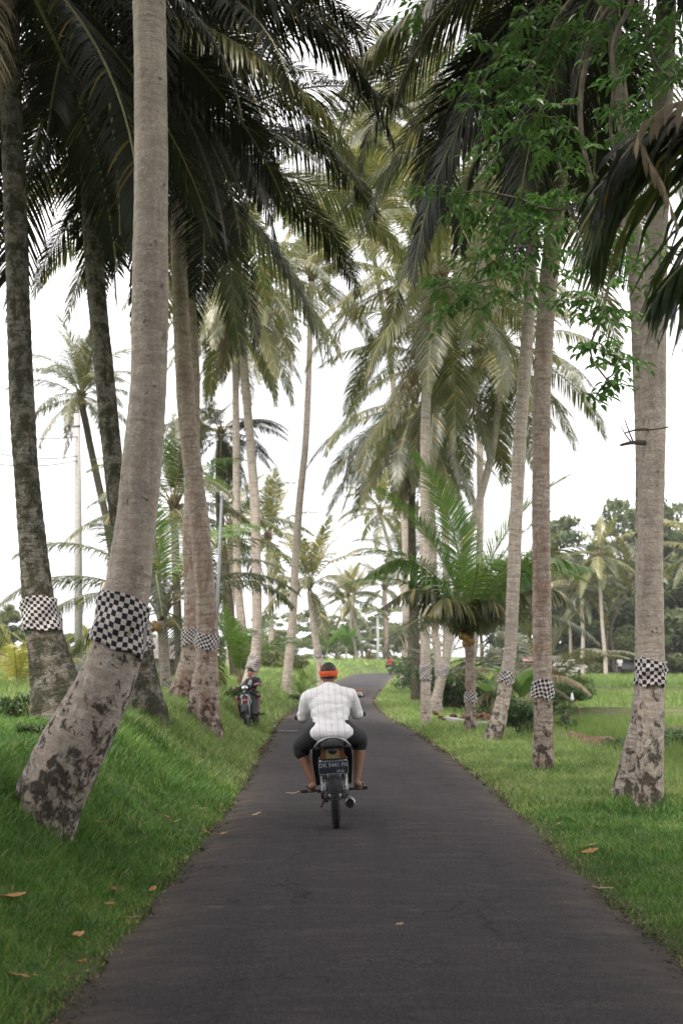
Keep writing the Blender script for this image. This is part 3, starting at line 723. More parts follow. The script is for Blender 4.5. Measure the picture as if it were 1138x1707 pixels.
palm('L4', 'slender pale palm, front one of the crossing pair on the left bank', [(338,1194),(344,1100),(343,1000),(331,860),(318,750),(309,650),(301,500),(297,380),(294,270)], 19,
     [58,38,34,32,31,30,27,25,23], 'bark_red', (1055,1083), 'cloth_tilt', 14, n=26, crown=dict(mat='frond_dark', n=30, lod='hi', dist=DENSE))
palm('L5', 'rear palm of the crossing pair with reddish patches at its curved foot', [(302,1166),(317,1090),(320,1000),(317,900),(321,760),(324,640),(319,520),(316,380),(314,300)], 22,
     [46,30,26,25,22,20,18,17,17], 'bark_red', (1045,1075), 'cloth', 15, n=20, crown=dict(mat='frond', n=30, lod='mid', dist=DROOPY))
palm('L6', 'short bushy coconut palm with orange nuts behind the left hand trunks', [(277,1150),(274,1100),(270,1035)], 29, [20,17,18], 'bark_plain', (1136,1149), 'cloth', 16, n=16, name='palm_tree',
     crown=dict(n=20, lod='mid', mat='frond', young=.35, coco=6, cococ='orange', size=.92, dist=['up','high','high','high','mid','mid','mid','mid','low','low']))
palm('L7', 'tall thin palm with a small cloth band directly behind the boy', [(414,1142),(427,1080),(428,990),(425,850),(418,750),(409,640),(402,540),(398,490)], 34,
     [24,17,16,16,15,14,13,12], 'bark_plain', (1092,1118), 'cloth_tilt', 17, n=16, crown=dict(n=34, lod='mid', mat='frond_lit', size=.84, dist=DROOPY, dead=2))
palm('L8', 'tall thin bare trunked palm just left of the banded one behind the boy', [(412,1125),(404,1050),(396,960),(394,800),(393,660),(391,560)], 42,
     [17,15,14,12,11,10], 'bark_plain', None, seed=18, n=14, crown=dict(n=28, lod='mid', mat='frond', size=.72, dist=DROOPY, dead=2))
palm('L9', 'dark stemmed palm with a ragged drooping crown behind the grey pole', [(392,1118),(380,1000),(368,880),(366,790),(368,735)], 46, [18,16,14,14,13], 'bark_dark', None, seed=19, n=12,
     crown=dict(n=28, lod='mid', mat='frond_dark', dist=['mid','mid','mid','mid','low','low','hang'], size=.72, dead=3))
palm('L10', 'slim grey palm leaning right over the roadside left of the rider', [(478,1138),(487,1040),(492,940),(499,840),(509,740),(514,640),(517,540),(519,470)], 45,
     [17,14,13,12,11,10,9,9], 'bark_plain', None, seed=20, n=14, crown=dict(n=26, lod='mid', mat='frond_lit', dist=DENSE, size=.92, dead=1))
palm('L11', 'small full crowned palm with a ringed stem directly above the rider\'s head', [(534,1118),(527,1075),(520,1020),(516,985)], 58, [13,11,10,10], 'bark_plain', (1084,1096), 'cloth', seed=21, n=12,
     crown=dict(n=22, lod='lo', mat='frond_lit', size=.8, dist=['up','up','high','high','mid','mid','low','hang']))
palm('L12', 'distant palm with a drooping crown beside the concrete utility pole at left', [(196,1010),(180,880),(163,800),(148,730),(136,670)], 40, [12,12,12,11,11], 'bark_dark', None, seed=22, n=12,
     crown=dict(n=30, lod='mid', mat='frond', size=.62, coco=5, cococ='orange', dead=3))
palm('L13', 'palm with two leafy tiers half hidden behind the grey pole and the thin trunks', [(300,1120),(295,1000),(292,900),(290,860)], 36, [16,14,13,13], 'bark_dark', None, seed=23, n=12,
     crown=dict(n=20, lod='mid', mat='frond', young=.6, size=.8))
palm('L14', 'distant pale palm crown between the thin trunks left of the rider', [(452,1118),(452,1040),(450,960),(447,905)], 70, [10,9,8,8], 'bark_plain', None, seed=24, n=10,
     crown=dict(n=18, lod='lo', mat='frond_lit', size=.95))
palm('L15', 'pale palm rising behind the dark crown on the left, one of the background trees', [(382,1120),(386,1000),(384,930),(383,890)], 62, [12,11,10,10], 'bark_plain', None, seed=25, n=10,
     crown=dict(n=18, lod='lo', mat='frond', size=1.0))
# ---- right side
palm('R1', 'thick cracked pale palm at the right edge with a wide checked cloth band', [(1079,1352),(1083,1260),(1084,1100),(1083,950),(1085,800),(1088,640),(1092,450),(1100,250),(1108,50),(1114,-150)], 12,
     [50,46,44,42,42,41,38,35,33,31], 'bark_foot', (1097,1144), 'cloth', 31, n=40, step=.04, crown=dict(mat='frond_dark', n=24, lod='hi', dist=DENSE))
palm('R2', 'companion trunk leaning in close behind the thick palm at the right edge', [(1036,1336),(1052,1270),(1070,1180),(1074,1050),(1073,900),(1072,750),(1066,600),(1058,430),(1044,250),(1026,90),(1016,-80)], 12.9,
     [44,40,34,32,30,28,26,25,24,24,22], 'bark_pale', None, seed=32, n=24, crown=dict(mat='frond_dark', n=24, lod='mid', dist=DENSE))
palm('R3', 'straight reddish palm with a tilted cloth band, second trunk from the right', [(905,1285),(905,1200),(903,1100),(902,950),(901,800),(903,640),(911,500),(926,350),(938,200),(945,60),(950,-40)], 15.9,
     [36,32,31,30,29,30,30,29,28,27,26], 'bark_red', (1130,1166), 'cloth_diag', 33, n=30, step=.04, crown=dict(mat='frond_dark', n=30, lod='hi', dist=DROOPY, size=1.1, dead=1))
palm('R4', 'pale palm leaning right between the short green palm and the reddish trunk', [(820,1235),(834,1185),(845,1120),(851,1060),(858,900),(866,730),(876,590),(883,470),(888,350),(892,240)], 22,
     [32,25,22,21,22,22,21,20,19,18], 'bark_pale', (1117,1141), 'cloth', 34, n=24, crown=dict(n=28, lod='hi', dist=DROOPY, size=1.05, dead=1))
palm('R5', 'short young palm with bright upright fronds and orange nuts on the right verge', [(783,1213),(784,1150),(783,1095),(780,1062)], 25.7, [19,18,17,17], 'bark_red', (1150,1174), 'cloth', 35, n=20,
     crown=dict(n=17, lod='hi', mat='frond', young=.9, coco=4, cococ='orange', size=.80, dist=['up','up','up','high','high','high','high','mid','mid']))
palm('R6', 'straight palm with green nuts and a thick drooping crown right of the road bend', [(710,1197),(709,1120),(708,1000),(708,880),(708,760),(711,640),(722,540),(731,480)], 29.7,
     [19,17,16,16,16,16,15,14], 'bark_plain', (1106,1133), 'cloth', 36, n=20, crown=dict(n=38, lod='hi', mat='frond_lit', dist=DROOPY, size=1.0, coco=8, dead=3))
palm('R7', 'slim palm leaning right just behind the straight one at the road bend', [(724,1172),(732,1130),(724,1040),(722,940),(719,820),(724,720),(740,630)], 37,
     [17,14,12,12,12,11,11], 'bark_plain', (1106,1130), 'cloth_tilt', 37, n=16, crown=dict(n=30, lod='mid', mat='frond', dist=DROOPY, size=1.0, dead=2))
palm('R8', 'pale curved palm leaning far right behind the short young palm', [(730,1160),(742,1105),(756,1020),(772,930),(797,840),(818,760),(830,680),(834,600)], 36,
     [15,13,13,13,13,13,12,12], 'bark_plain', (1107,1128), 'cloth', 38, n=16, crown=dict(n=28, lod='mid', mat='frond_lit', dist=DROOPY, size=1.0, dead=1))
palm('R9', 'palm with a dark skirt of hanging fronds nearest the road bend', [(692,1157),(693,1100),(690,1000),(686,850),(690,705)], 44, [16,14,13,12,12], 'bark_dark', None, seed=39, n=14,
     crown=dict(n=34, lod='mid', mat='frond', dist=['low','low','hang','hang','hang'], size=1.1, dead=4))
palm('R10', 'distant pale palm with a feathery crown above the road bend', [(690,1118),(684,1040),(660,950),(634,860)], 88, [8,7,7,6], 'bark_plain', None, seed=40, n=10, crown=dict(n=20, lod='lo', mat='frond_lit', size=1.0))
palm('R11', 'tall distant palm in the middle with a pale crown high over the road', [(672,1130),(676,1000),(670,800),(650,600),(625,440),(606,350)], 56, [11,11,10,9,8,8], 'bark_plain', None, seed=41, n=10,
     crown=dict(n=38, lod='mid', mat='frond_lit', dist=DENSE, size=1.3, dead=1))
palm('R12', 'tallest background palm with a pale crown near the top centre', [(742,1130),(744,1000),(738,800),(722,600),(705,400),(692,240)], 50, [13,12,12,11,10,9], 'bark_plain', None, seed=42, n=10,
     crown=dict(n=38, lod='mid', mat='frond_lit', dist=DENSE, size=1.3, dead=1))
palm('R13', 'pale palm with yellowing fronds filling the gap right of the bend', [(786,1128),(796,1000),(800,850),(798,700),(790,560),(780,450)], 46, [13,12,12,11,10,9], 'bark_plain', None, seed=43, n=10,
     crown=dict(n=26, lod='mid', mat='frond_lit', dist=DROOPY, size=1.1, dead=2))
palm('R14', 'low palm whose drooping fronds hang over the verge at the road bend', [(684,1132),(684,1080),(680,1000),(674,950)], 60, [11,10,9,9], 'bark_dark', None, seed=44, n=10,
     crown=dict(n=14, lod='mid', mat='frond_lit', dist=['up','high','high','mid'], size=.8))
# near palm just outside the right edge, its fronds reach into the picture
palm('R0', 'near palm outside the right edge whose dark fronds hang into the picture', [(1480,1700),(1470,1350),(1455,1000),(1430,600),(1390,300)], 6.6, [95,85,78,72,66], 'bark_pale', None, seed=45, n=24,
     crown=dict(n=3, lod='mid', mat='frond_dark', dist=['up','high'], size=.85))
hero('R0', [(1390,300,6.6),(1290,250,6.6),(1180,235,6.6),(1090,265,6.7),(1020,330,6.8),(985,420,6.9)], lmax=1.2, n=60, wid=.040, seed=2, droop=.75, fwd=.9, mat='frond_deep')
hero('R0', [(1390,300,6.6),(1310,360,6.4),(1220,400,6.3),(1150,430,6.2),(1095,490,6.2)], lmax=1.0, n=54, wid=.042, seed=3, droop=.8, fwd=.8, mat='frond_deep')
hero('R0', [(1390,300,6.6),(1300,290,6.4),(1220,320,6.3),(1160,400,6.3),(1132,500,6.3)], lmax=1.05, n=54, wid=.038, seed=35, droop=.8, fwd=.8, mat='frond_deep')
hero('R0', [(1390,300,6.6),(1270,190,6.1),(1150,165,5.8),(1088,195,5.7),(1062,228,5.7),(1100,300,5.7),(1130,380,5.7)], lmax=.34, n=26, wid=.04, seed=4, mat='frond_dry', droop=1.0, fwd=1.6, rr=.012)
hero('R0', [(1390,300,6.6),(1300,210,6.3),(1190,190,6.2),(1090,215,6.2),(1030,270,6.2),(1000,330,6.2)], lmax=1.1, n=54, wid=.038, seed=34, droop=.8, fwd=1.0, mat='frond_dark')
hero('R5', [(782,1055,25.7),(720,962,25.2),(665,932,25),(612,958,24.8)], lmax=.95, n=90, seed=36, mat='frond_young')
hero('R5', [(782,1052,25.7),(850,962,25.8),(915,930,25.8),(985,948,25.8)], lmax=.95, n=90, seed=37, mat='frond_young')
hero('R5', [(782,1052,25.7),(860,990,25.3),(930,985,25.2),(970,1030,25.1)], lmax=.9, n=90, seed=38, mat='frond_lit')
hero('R5', [(780,1056,25.7),(745,1000,25),(690,982,24.6),(640,1010,24.4)], lmax=.9, n=90, seed=31, mat='frond_lit')
hero('R5', [(782,1052,25.7),(770,1010,25),(735,1000,24.4),(700,1045,24.2)], lmax=.9, n=90, seed=33, mat='frond_lit')
hero('R5', [(782,1052,25.7),(800,1000,25.2),(835,1010,25),(858,1062,24.9)], lmax=.8, n=90, seed=32, mat='frond_lit')
# fronds sweeping through the upper left
hero('L3', [(150,30,16),(230,10,15),(310,30,14.4),(400,75,14),(480,130,13.8),(545,195,13.8),(590,270,13.9)], lmax=1.05, n=120, seed=5, mat='frond_lit')
hero('L3', [(150,40,16),(240,-30,15),(360,-30,14.4),(470,10,14.2),(560,70,14.2),(620,150,14.2),(655,235,14.2)], lmax=1.1, n=120, mat='frond_dark', seed=6)
hero('L4', [(294,260,19),(340,200,18.4),(400,240,17.8),(440,330,17.5),(468,430,17.5)], lmax=1.0, n=110, mat='frond_dark', seed=7)
hero('L3', [(150,40,16),(200,120,15.2),(235,260,14.8),(240,400,14.6),(228,540,14.6)], lmax=1.0, n=110, mat='frond_dark', seed=8)
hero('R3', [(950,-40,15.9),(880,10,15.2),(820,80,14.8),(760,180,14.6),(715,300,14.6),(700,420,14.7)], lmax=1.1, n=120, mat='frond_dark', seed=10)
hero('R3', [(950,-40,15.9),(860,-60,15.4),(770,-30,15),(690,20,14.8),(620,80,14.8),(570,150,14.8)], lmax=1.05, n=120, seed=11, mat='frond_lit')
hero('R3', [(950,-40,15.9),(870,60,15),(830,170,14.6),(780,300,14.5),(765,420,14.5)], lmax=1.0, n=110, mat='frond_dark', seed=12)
hero('R4', [(892,240,22),(830,190,21),(770,230,20.6),(730,310,20.5),(712,400,20.5)], lmax=1.0, n=110, mat='frond_dark', seed=13)
hero('R1', [(1114,-150,12),(1040,-60,11.6),(980,60,11.5),(950,190,11.5)], lmax=1.0, n=90, mat='frond_dark', seed=14)
# unseen palms added beside and behind the viewpoint to shade the near road
for i, (x, y, hh, lab) in enumerate([(-2.6, 3.4, 7.8, 'unseen palm added beside the viewpoint on the left for shade'), (4.0, 2.4, 8.3, 'unseen palm added beside the viewpoint on the right for shade'), (-3.0, -1.5, 8.6, 'unseen palm added behind the viewpoint on the left for shade'), (3.1, -.8, 8.8, 'unseen palm added behind the viewpoint on the right for shade'), (-2.7, -6, 9, 'second unseen palm added behind the viewpoint on the left for shade'), (3.2, -5.5, 9, 'second unseen palm added behind the viewpoint on the right for shade')]):
    b = Vector((x, y, h1(x, y))); root = empty('palm_tree', b); tag(root, lab, 'palm tree', 'coconut palms lining the road')
    O, Q = catmull([Vector((0,0,-.3)), Vector((.05,0,1)), Vector((.1,.1,4)), Vector((.0,.1,hh))], [.28,.2,.17,.14], .15)
    mobj('trunk', trunk_mesh('trunk', O, Q, M['bark_pale'], 60+i, 16), root)
    add_crown(root, O[-1], 60+i, n=24, lod='mid', mat='frond_dark', dist=['high','high','high','mid','mid','low','low'])
# unseen thickets added beside and behind the viewpoint to block light
for i, (x, y, hh, lab) in enumerate([(-7.5,-2,5.5,'unseen tall thicket added behind the viewpoint on the left for shade'),(-6.5,3,4.5,'unseen thicket added beside the viewpoint on the left for shade'),(8,-2,5.5,'unseen tall thicket added behind the viewpoint on the right for shade'),(7.8,3.2,4.5,'unseen thicket added beside the viewpoint on the right for shade'),(-4.2,-9,6,'unseen thicket added further back on the left for shade'),(4.6,-9,6,'unseen thicket added further back on the right for shade'),(.2,-19,7,'unseen trees added across the road behind the viewpoint for shade')]): SHADE_THICK.append((lab, x, y, hh))
# seedlings and stemless palms
def small_palm(label, px, py, d, cls, n, size, seed, mat, lod='mid', name='young_palm', stem=.25):
    p = P(px, py, d); b = Vector((p.x, p.y, h1(p.x, p.y))); root = empty(name, b); tag(root, label, 'young palm', 'young palms in the grass')
    mb = MB(); mb.tube([(0,0,-.1),(0,0,stem*.6),(0,0,stem)], [.09,.08,.05], 10); mb.build('trunk', M['fibre'], root)
    rnd = random.Random(seed); cr = empty('crown', (0,0,stem*.8), parent=root)
    cr2 = MB().ell((0,0,0), (.09,.09,.15)).build('crown', M['fibre'], root, loc=(0,0,stem*.8)); bpy.data.objects.remove(cr)
    for i in range(n):
        mobj('frond', frond_mesh(cls[i % len(cls)], lod, mat, rnd.randrange(3)), cr2, rot=(rnd.uniform(-.1,.1), rnd.uniform(-.15,.1), i*2.4), scale=(size*rnd.uniform(.8,1.1),)*3)
    return root
small_palm('leafy stemless palm growing from the grass beside the scooter', 400, 1132, 36, ['up','up','high'], 10, .62, 1, 'frond_young')
small_palm('tiny bright green palm seedling on the verge just left of the rider\'s head', 503, 1132, 44, ['up','high'], 8, .28, 2, 'frond_young')
small_palm('yellow green young palm at the far left edge', 30, 1135, 34, ['up','high','high','mid'], 14, .55, 3, 'frond_yellow')
small_palm('yellow young palm half hidden behind the flared foot of the leftmost palm', 72, 1140, 40, ['up','high','high','mid'], 12, .5, 4, 'frond_yellow')
small_palm('yellowish young palm glimpsed between the foreground trunks and the utility pole', 160, 1135, 44, ['high','up','mid'], 10, .5, 5, 'frond_yellow')
small_palm('low palm with arching fronds right behind the reddish trunk on the right', 905, 1120, 42, ['up','high','high','mid'], 14, .95, 6, 'frond_lit', stem=.9)
small_palm('low dark palm under the bend palms with hanging fronds', 742, 1140, 40, ['up','high','mid','mid'], 12, .5, 7, 'frond', stem=1.2)
small_palm('dry brown palm stump with collapsed fronds left of the reddish trunk', 868, 1120, 36, ['low','mid'], 8, .6, 8, 'frond_dry', stem=1.7)

# ------------------------------------------------------------------ broadleaf trees, shrubs, banana
def leaf_cloud(clumps, n, size, rnd, bent=True, elong=2.0):
    """many small leaf faces spread through the given ellipsoid clumps; thinner towards the middle of each"""
    nrg = np.random.default_rng(rnd.randrange(10**6)); w_ = np.array([c[3] for c in clumps]); w_ = w_/w_.sum()
    ci = nrg.choice(len(clumps), n, p=w_); cc = np.array([c[0] for c in clumps])[ci]; rr = np.array([c[1] for c in clumps])[ci]
    u = nrg.normal(size=(n, 3)); u /= np.linalg.norm(u, axis=1)[:, None]; r = nrg.random(n)**.42; p = cc+u*rr*r[:, None]
    a = nrg.normal(size=(n, 3)); a[:, 2] -= .5; a /= np.linalg.norm(a, axis=1)[:, None]
    b = np.cross(a, nrg.normal(size=(n, 3))); b /= np.linalg.norm(b, axis=1)[:, None]
    s = size*(.6+.8*nrg.random(n))[:, None]; a = a*s*elong*.5; b = b*s*.5
    V = np.stack([p-a, p+b*.9-a*.1, p+a, p-b*.9-a*.1], 1).reshape(-1, 3); F = np.arange(n*4).reshape(-1, 4)
    base = np.array([c[2] for c in clumps])[ci]
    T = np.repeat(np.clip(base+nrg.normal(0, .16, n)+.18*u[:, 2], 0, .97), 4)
    return V, F, T
def crown_clumps(rnd, k, spread, hgt, flat=1.0, base=.35):
    cl_ = []
    for i in range(k):
        a = rnd.uniform(0, 6.28); q = math.sqrt(rnd.random())*spread; z = base*hgt+(hgt*(1-base))*rnd.random()*(1-.45*(q/spread)**2)
        s = rnd.uniform(.16, .32)*spread
        cl_.append(((math.cos(a)*q, math.sin(a)*q, z), (s, s, s*.62*flat), rnd.uniform(.15, .85), s*s))
    return cl_
TV = {}
def tree_var(v, kind, mat):
    key = (v, kind, mat)
    if key in TV: return TV[key]
    rnd = random.Random(str(key)); 
    if kind == 'round': cl_ = crown_clumps(rnd, 26, .42, 1.0, 1.0, .28); n, ls = 9000, .020
    elif kind == 'umbrella':
        cl_ = []
        for i in range(44):
            a = rnd.uniform(0, 6.28); q = math.sqrt(rnd.random())*.62; z = rnd.uniform(.5, .97)-q*q*.35; sz_ = rnd.uniform(.06, .13)
            cl_.append(((math.cos(a)*q, math.sin(a)*q, z), (sz_, sz_, sz_*rnd.uniform(.3,.6)), rnd.uniform(.2,.85), sz_))
        n, ls = 6000, .020
    else: cl_ = crown_clumps(rnd, 22, .55, 1.0, 1.3, .02); n, ls = 8000, .026
    V, F, T = leaf_cloud(cl_, n, ls, rnd)
    cm = mesh_np('crown', V, F, M[mat], col=T, sm=False)
    mb = MB(); top = .55; mb.tube([(0,0,-.03),(.01,0,.2),(0,.01,.45),(.01,0,.7)], [.028,.022,.016,.006], 8)
    for c in cl_[:10]:
        x, y, z = c[0]; z0 = max(.15, z*.55); mb.tube([(0,0,z0),(x*.4,y*.4,z0+(z-z0)*.55),(x*.95,y*.95,z)], [.011,.008,.003], 5)
    tm = mesh_np('trunk', mb.V, mb.F, M['tree_bark']); TV[key] = (tm, cm); return TV[key]
def bush_or_tree(label, x, y, hgt, kind='round', v=0, mat='leaf_far', sx=1.0, group='trees in the far wood', name='broadleaf_tree', cat='tree', rz=0, dz=0):
    tm, cm = tree_var(v, kind, mat); root = empty(name, (x, y, h1(x, y)+dz), (0,0,rz)); tag(root, label, cat, group)
    mobj('trunk', tm, root, scale=(hgt*sx, hgt*sx, hgt)); mobj('crown', cm, root, scale=(hgt*sx, hgt*sx, hgt)); return root
for i, (lab, x, y, hh) in enumerate(SHADE_THICK): bush_or_tree(lab, x, y, hh, 'bush', i % 4, 'leaf_shrub', 1.25 if hh < 7 else 2.2, 'unseen thickets added to shade the foreground', rz=i*2.1)
rnd = random.Random(8)
def X(px, d): return (px-569)/FPX*d
# the wood beyond the rice fields: (px of stem, distance, py of crown top, kind, material, width)
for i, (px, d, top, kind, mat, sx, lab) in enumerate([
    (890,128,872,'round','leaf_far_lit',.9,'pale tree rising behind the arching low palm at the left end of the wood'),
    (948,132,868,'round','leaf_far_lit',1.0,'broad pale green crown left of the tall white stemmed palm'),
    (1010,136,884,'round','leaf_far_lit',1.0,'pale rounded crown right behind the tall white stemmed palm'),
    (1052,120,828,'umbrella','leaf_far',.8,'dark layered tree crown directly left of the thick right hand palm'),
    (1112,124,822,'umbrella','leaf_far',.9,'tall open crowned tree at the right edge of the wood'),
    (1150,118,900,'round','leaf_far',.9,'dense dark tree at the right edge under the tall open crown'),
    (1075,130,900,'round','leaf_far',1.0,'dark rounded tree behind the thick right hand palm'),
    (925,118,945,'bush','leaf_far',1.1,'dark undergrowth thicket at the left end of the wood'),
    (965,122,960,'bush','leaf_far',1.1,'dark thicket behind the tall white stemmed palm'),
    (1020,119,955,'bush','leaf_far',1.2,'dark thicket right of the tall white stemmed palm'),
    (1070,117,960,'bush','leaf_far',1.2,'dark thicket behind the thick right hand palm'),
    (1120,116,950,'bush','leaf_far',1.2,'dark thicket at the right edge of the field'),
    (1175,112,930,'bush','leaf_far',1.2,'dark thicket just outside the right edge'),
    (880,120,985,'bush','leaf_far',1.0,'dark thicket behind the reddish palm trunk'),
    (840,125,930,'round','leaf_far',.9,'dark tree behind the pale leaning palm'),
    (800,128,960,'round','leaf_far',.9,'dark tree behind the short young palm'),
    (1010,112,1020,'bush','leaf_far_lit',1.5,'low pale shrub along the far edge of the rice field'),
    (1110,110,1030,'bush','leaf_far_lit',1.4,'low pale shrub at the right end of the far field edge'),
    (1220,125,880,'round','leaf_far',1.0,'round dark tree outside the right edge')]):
    hgt = (HOR-top)/FPX*d+EYE-h1(X(px, d), d)
    bush_or_tree(lab, X(px, d), d, hgt, kind, i % 4, mat, sx, rz=i*1.3)
# beyond the field on the left
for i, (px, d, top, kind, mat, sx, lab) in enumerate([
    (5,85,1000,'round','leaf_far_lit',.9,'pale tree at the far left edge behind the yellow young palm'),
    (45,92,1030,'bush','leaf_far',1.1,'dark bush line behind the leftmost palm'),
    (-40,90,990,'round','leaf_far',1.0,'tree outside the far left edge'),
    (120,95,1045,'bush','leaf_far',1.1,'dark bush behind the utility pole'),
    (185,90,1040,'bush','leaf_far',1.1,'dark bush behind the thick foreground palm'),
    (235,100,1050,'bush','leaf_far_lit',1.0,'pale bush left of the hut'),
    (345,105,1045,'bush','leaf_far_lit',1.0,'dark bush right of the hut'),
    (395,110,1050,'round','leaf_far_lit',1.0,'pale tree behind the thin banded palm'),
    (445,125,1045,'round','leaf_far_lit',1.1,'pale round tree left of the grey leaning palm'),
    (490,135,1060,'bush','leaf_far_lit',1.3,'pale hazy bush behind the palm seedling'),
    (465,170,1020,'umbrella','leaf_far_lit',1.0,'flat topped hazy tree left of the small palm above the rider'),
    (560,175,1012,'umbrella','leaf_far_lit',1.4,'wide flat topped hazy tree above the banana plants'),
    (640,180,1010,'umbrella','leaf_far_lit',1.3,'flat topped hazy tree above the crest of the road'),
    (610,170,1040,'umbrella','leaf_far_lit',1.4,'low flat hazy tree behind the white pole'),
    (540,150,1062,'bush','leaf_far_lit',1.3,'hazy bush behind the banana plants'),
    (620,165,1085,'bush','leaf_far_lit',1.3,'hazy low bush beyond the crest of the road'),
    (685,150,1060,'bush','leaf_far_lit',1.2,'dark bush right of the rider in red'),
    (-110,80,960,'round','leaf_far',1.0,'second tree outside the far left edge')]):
    hgt = (HOR-top)/FPX*d+EYE-h1(X(px, d), d)
    bush_or_tree(lab, X(px, d), d, hgt, kind, i % 4, mat, sx, rz=i*1.7, group='trees beyond the left field and the road')
# the tall pale stemmed palm in front of the wood and its neighbours
palm('F1', 'tall white stemmed palm standing in front of the wood beyond the rice field', [(1008,1098),(1003,1040),(1000,985),(998,935)], 104, [7,6,6,6], 'bark_plain', None, seed=50, n=8, group='palms at the edge of the far wood',
     crown=dict(n=22, lod='lo', mat='frond_lit', size=1.05, dist=DROOPY, coco=3, cococ='orange'))
palm('F2', 'leaning dark palm right of the tall white stemmed one at the wood', [(1022,1098),(1018,1050),(1036,1000),(1055,972)], 108, [6,5,5,5], 'bark_dark', None, seed=51, n=8, group='palms at the edge of the far wood',
     crown=dict(n=20, lod='lo', mat='frond', size=1.05))
palm('F3', 'low palm with dusky crown left of the tall white stemmed one', [(970,1100),(971,1060),(969,1010),(966,985)], 106, [7,6,6,6], 'bark_plain', None, seed=52, n=8, group='palms at the edge of the far wood',
     crown=dict(n=20, lod='lo', mat='frond', size=1.0, dist=DROOPY))
palm('F4', 'palm with drooping pale crown beside the reddish trunk at the wood', [(951,1100),(950,1060),(948,1020),(945,990)], 110, [6,5,5,5], 'bark_plain', None, seed=53, n=8, group='palms at the edge of the far wood',
     crown=dict(n=20, lod='lo', mat='frond_lit', size=.9))
palm('F5', 'brownish palm reaching in at the right edge over the rice field', [(1190,1110),(1185,1050),(1180,980),(1172,930)], 60, [10,9,9,9], 'bark_plain', None, seed=54, n=8, group='palms at the edge of the far wood',
     crown=dict(n=20, lod='lo', mat='frond_lit', size=.9))
palm('F6', 'thin bare stemmed palm left of the white pole beyond the crest', [(606,1112),(600,1070),(592,1040),(580,1000)], 119, [6,5,5,5], 'bark_plain', None, seed=55, n=8, group='palms at the crest of the road',
     crown=dict(n=18, lod='lo', mat='frond_lit', size=.95))
palm('F7', 'leaning twin stemmed looking palm next to the white pole', [(600,1114),(590,1075),(584,1040),(588,1005)], 117, [6,5,5,5], 'bark_plain', None, seed=56, n=8, group='palms at the crest of the road',
     crown=dict(n=18, lod='lo', mat='frond_lit', size=.9))
palm('F8', 'palm with reddish stem right behind the rider in red', [(645,1108),(644,1060),(642,1020),(640,985)], 121, [8,7,7,7], 'bark_red', None, seed=57, n=8, group='palms at the crest of the road',
     crown=dict(n=18, lod='lo', mat='frond', size=1.0, dead=2))

def shrub(label, px, py, d, sz, seed, mat='leaf_shrub', n=1600, ls=.07, flat=.8, name='shrub', tall=1.0):
    p = P(px, py, d); rnd = random.Random(seed); b = Vector((p.x, p.y, h1(p.x, p.y))); root = empty(name, b); tag(root, label, 'shrub', 'shrubs along the verges')
    cl_ = [((rnd.uniform(-.5,.5)*sz, rnd.uniform(-.4,.4)*sz, rnd.uniform(.15,.55)*sz*tall), (sz*.3, sz*.3, sz*.24*flat), rnd.uniform(.2,.8), 1) for _ in range(10)]
    V, F, T = leaf_cloud(cl_, n, ls, rnd, elong=2.4); mobj('foliage', mesh_np('foliage', V, F, M[mat], col=T, sm=False), root)
    mb = MB()
    for c in cl_: mb.tube([(0,0,-.05), (c[0][0]*.5, c[0][1]*.5, c[0][2]*.6), c[0]], [.02,.014,.005], 5)
    mb.build('stem', M['tree_bark'], root); return root
shrub('dark bushy shrub under the banded palms at the road bend', 757, 1165, 38, 1.8, 1, n=2600, tall=1.3)
shrub('dark shrub right of the banded trunks at the bend', 790, 1158, 40, 1.7, 2, n=2400, tall=1.2)
shrub('tall dark green bush between the leaning palm and the reddish trunk', 868, 1205, 24, .95, 3, n=2400, ls=.045, tall=1.3)
shrub('bright leafy bush beside the reddish trunk at cloth height', 935, 1150, 40, 1.6, 4, n=2600, tall=1.5, mat='banana')
shrub('low dark creeper on the earth mound in the rice field', 935, 1190, 27.5, .5, 5, n=1600, ls=.045, flat=.5, tall=.5)
shrub('green creeper mat at the far right beside the field channel', 1125, 1195, 27, 1.1, 6, n=2200, ls=.05, flat=.5, tall=.5)
shrub('dense low greenery left of the thick right hand palm in the field', 1040, 1215, 25, 1.1, 7, n=2000, ls=.05, flat=.4, tall=.4)
shrub('shaggy bush on the verge left of the seedling palm', 470, 1122, 60, 1.9, 8, n=1500, ls=.10, mat='leaf_far_lit')
shrub('pale yellow flowering bush behind the seedling palm', 465, 1105, 72, 2.0, 9, n=1500, ls=.10, mat='leaf_far_lit')
shrub('dark low shrub around the foot of the seedling palm', 510, 1134, 44, .9, 10, n=1300, ls=.05, flat=.5, tall=.5)
shrub('dark hanging bush beside the trunk with the fronded skirt', 690, 1120, 52, 1.8, 11, n=1800, tall=1.5)
shrub('low weeds in front of the hut', 250, 1140, 34, .9, 12, n=1200, ls=.05)
shrub('tall weeds at the far left edge of the bank', 18, 1215, 14, .35, 13, n=500, ls=.035, tall=1.3)
shrub('dark green weeds in the hollow at the foot of the leftmost palm', 60, 1270, 11, .3, 14, n=700, ls=.03, flat=.6, tall=.5)
shrub('leafy weeds behind the foot of the crossing pair', 395, 1165, 30, .7, 15, n=900, ls=.05)

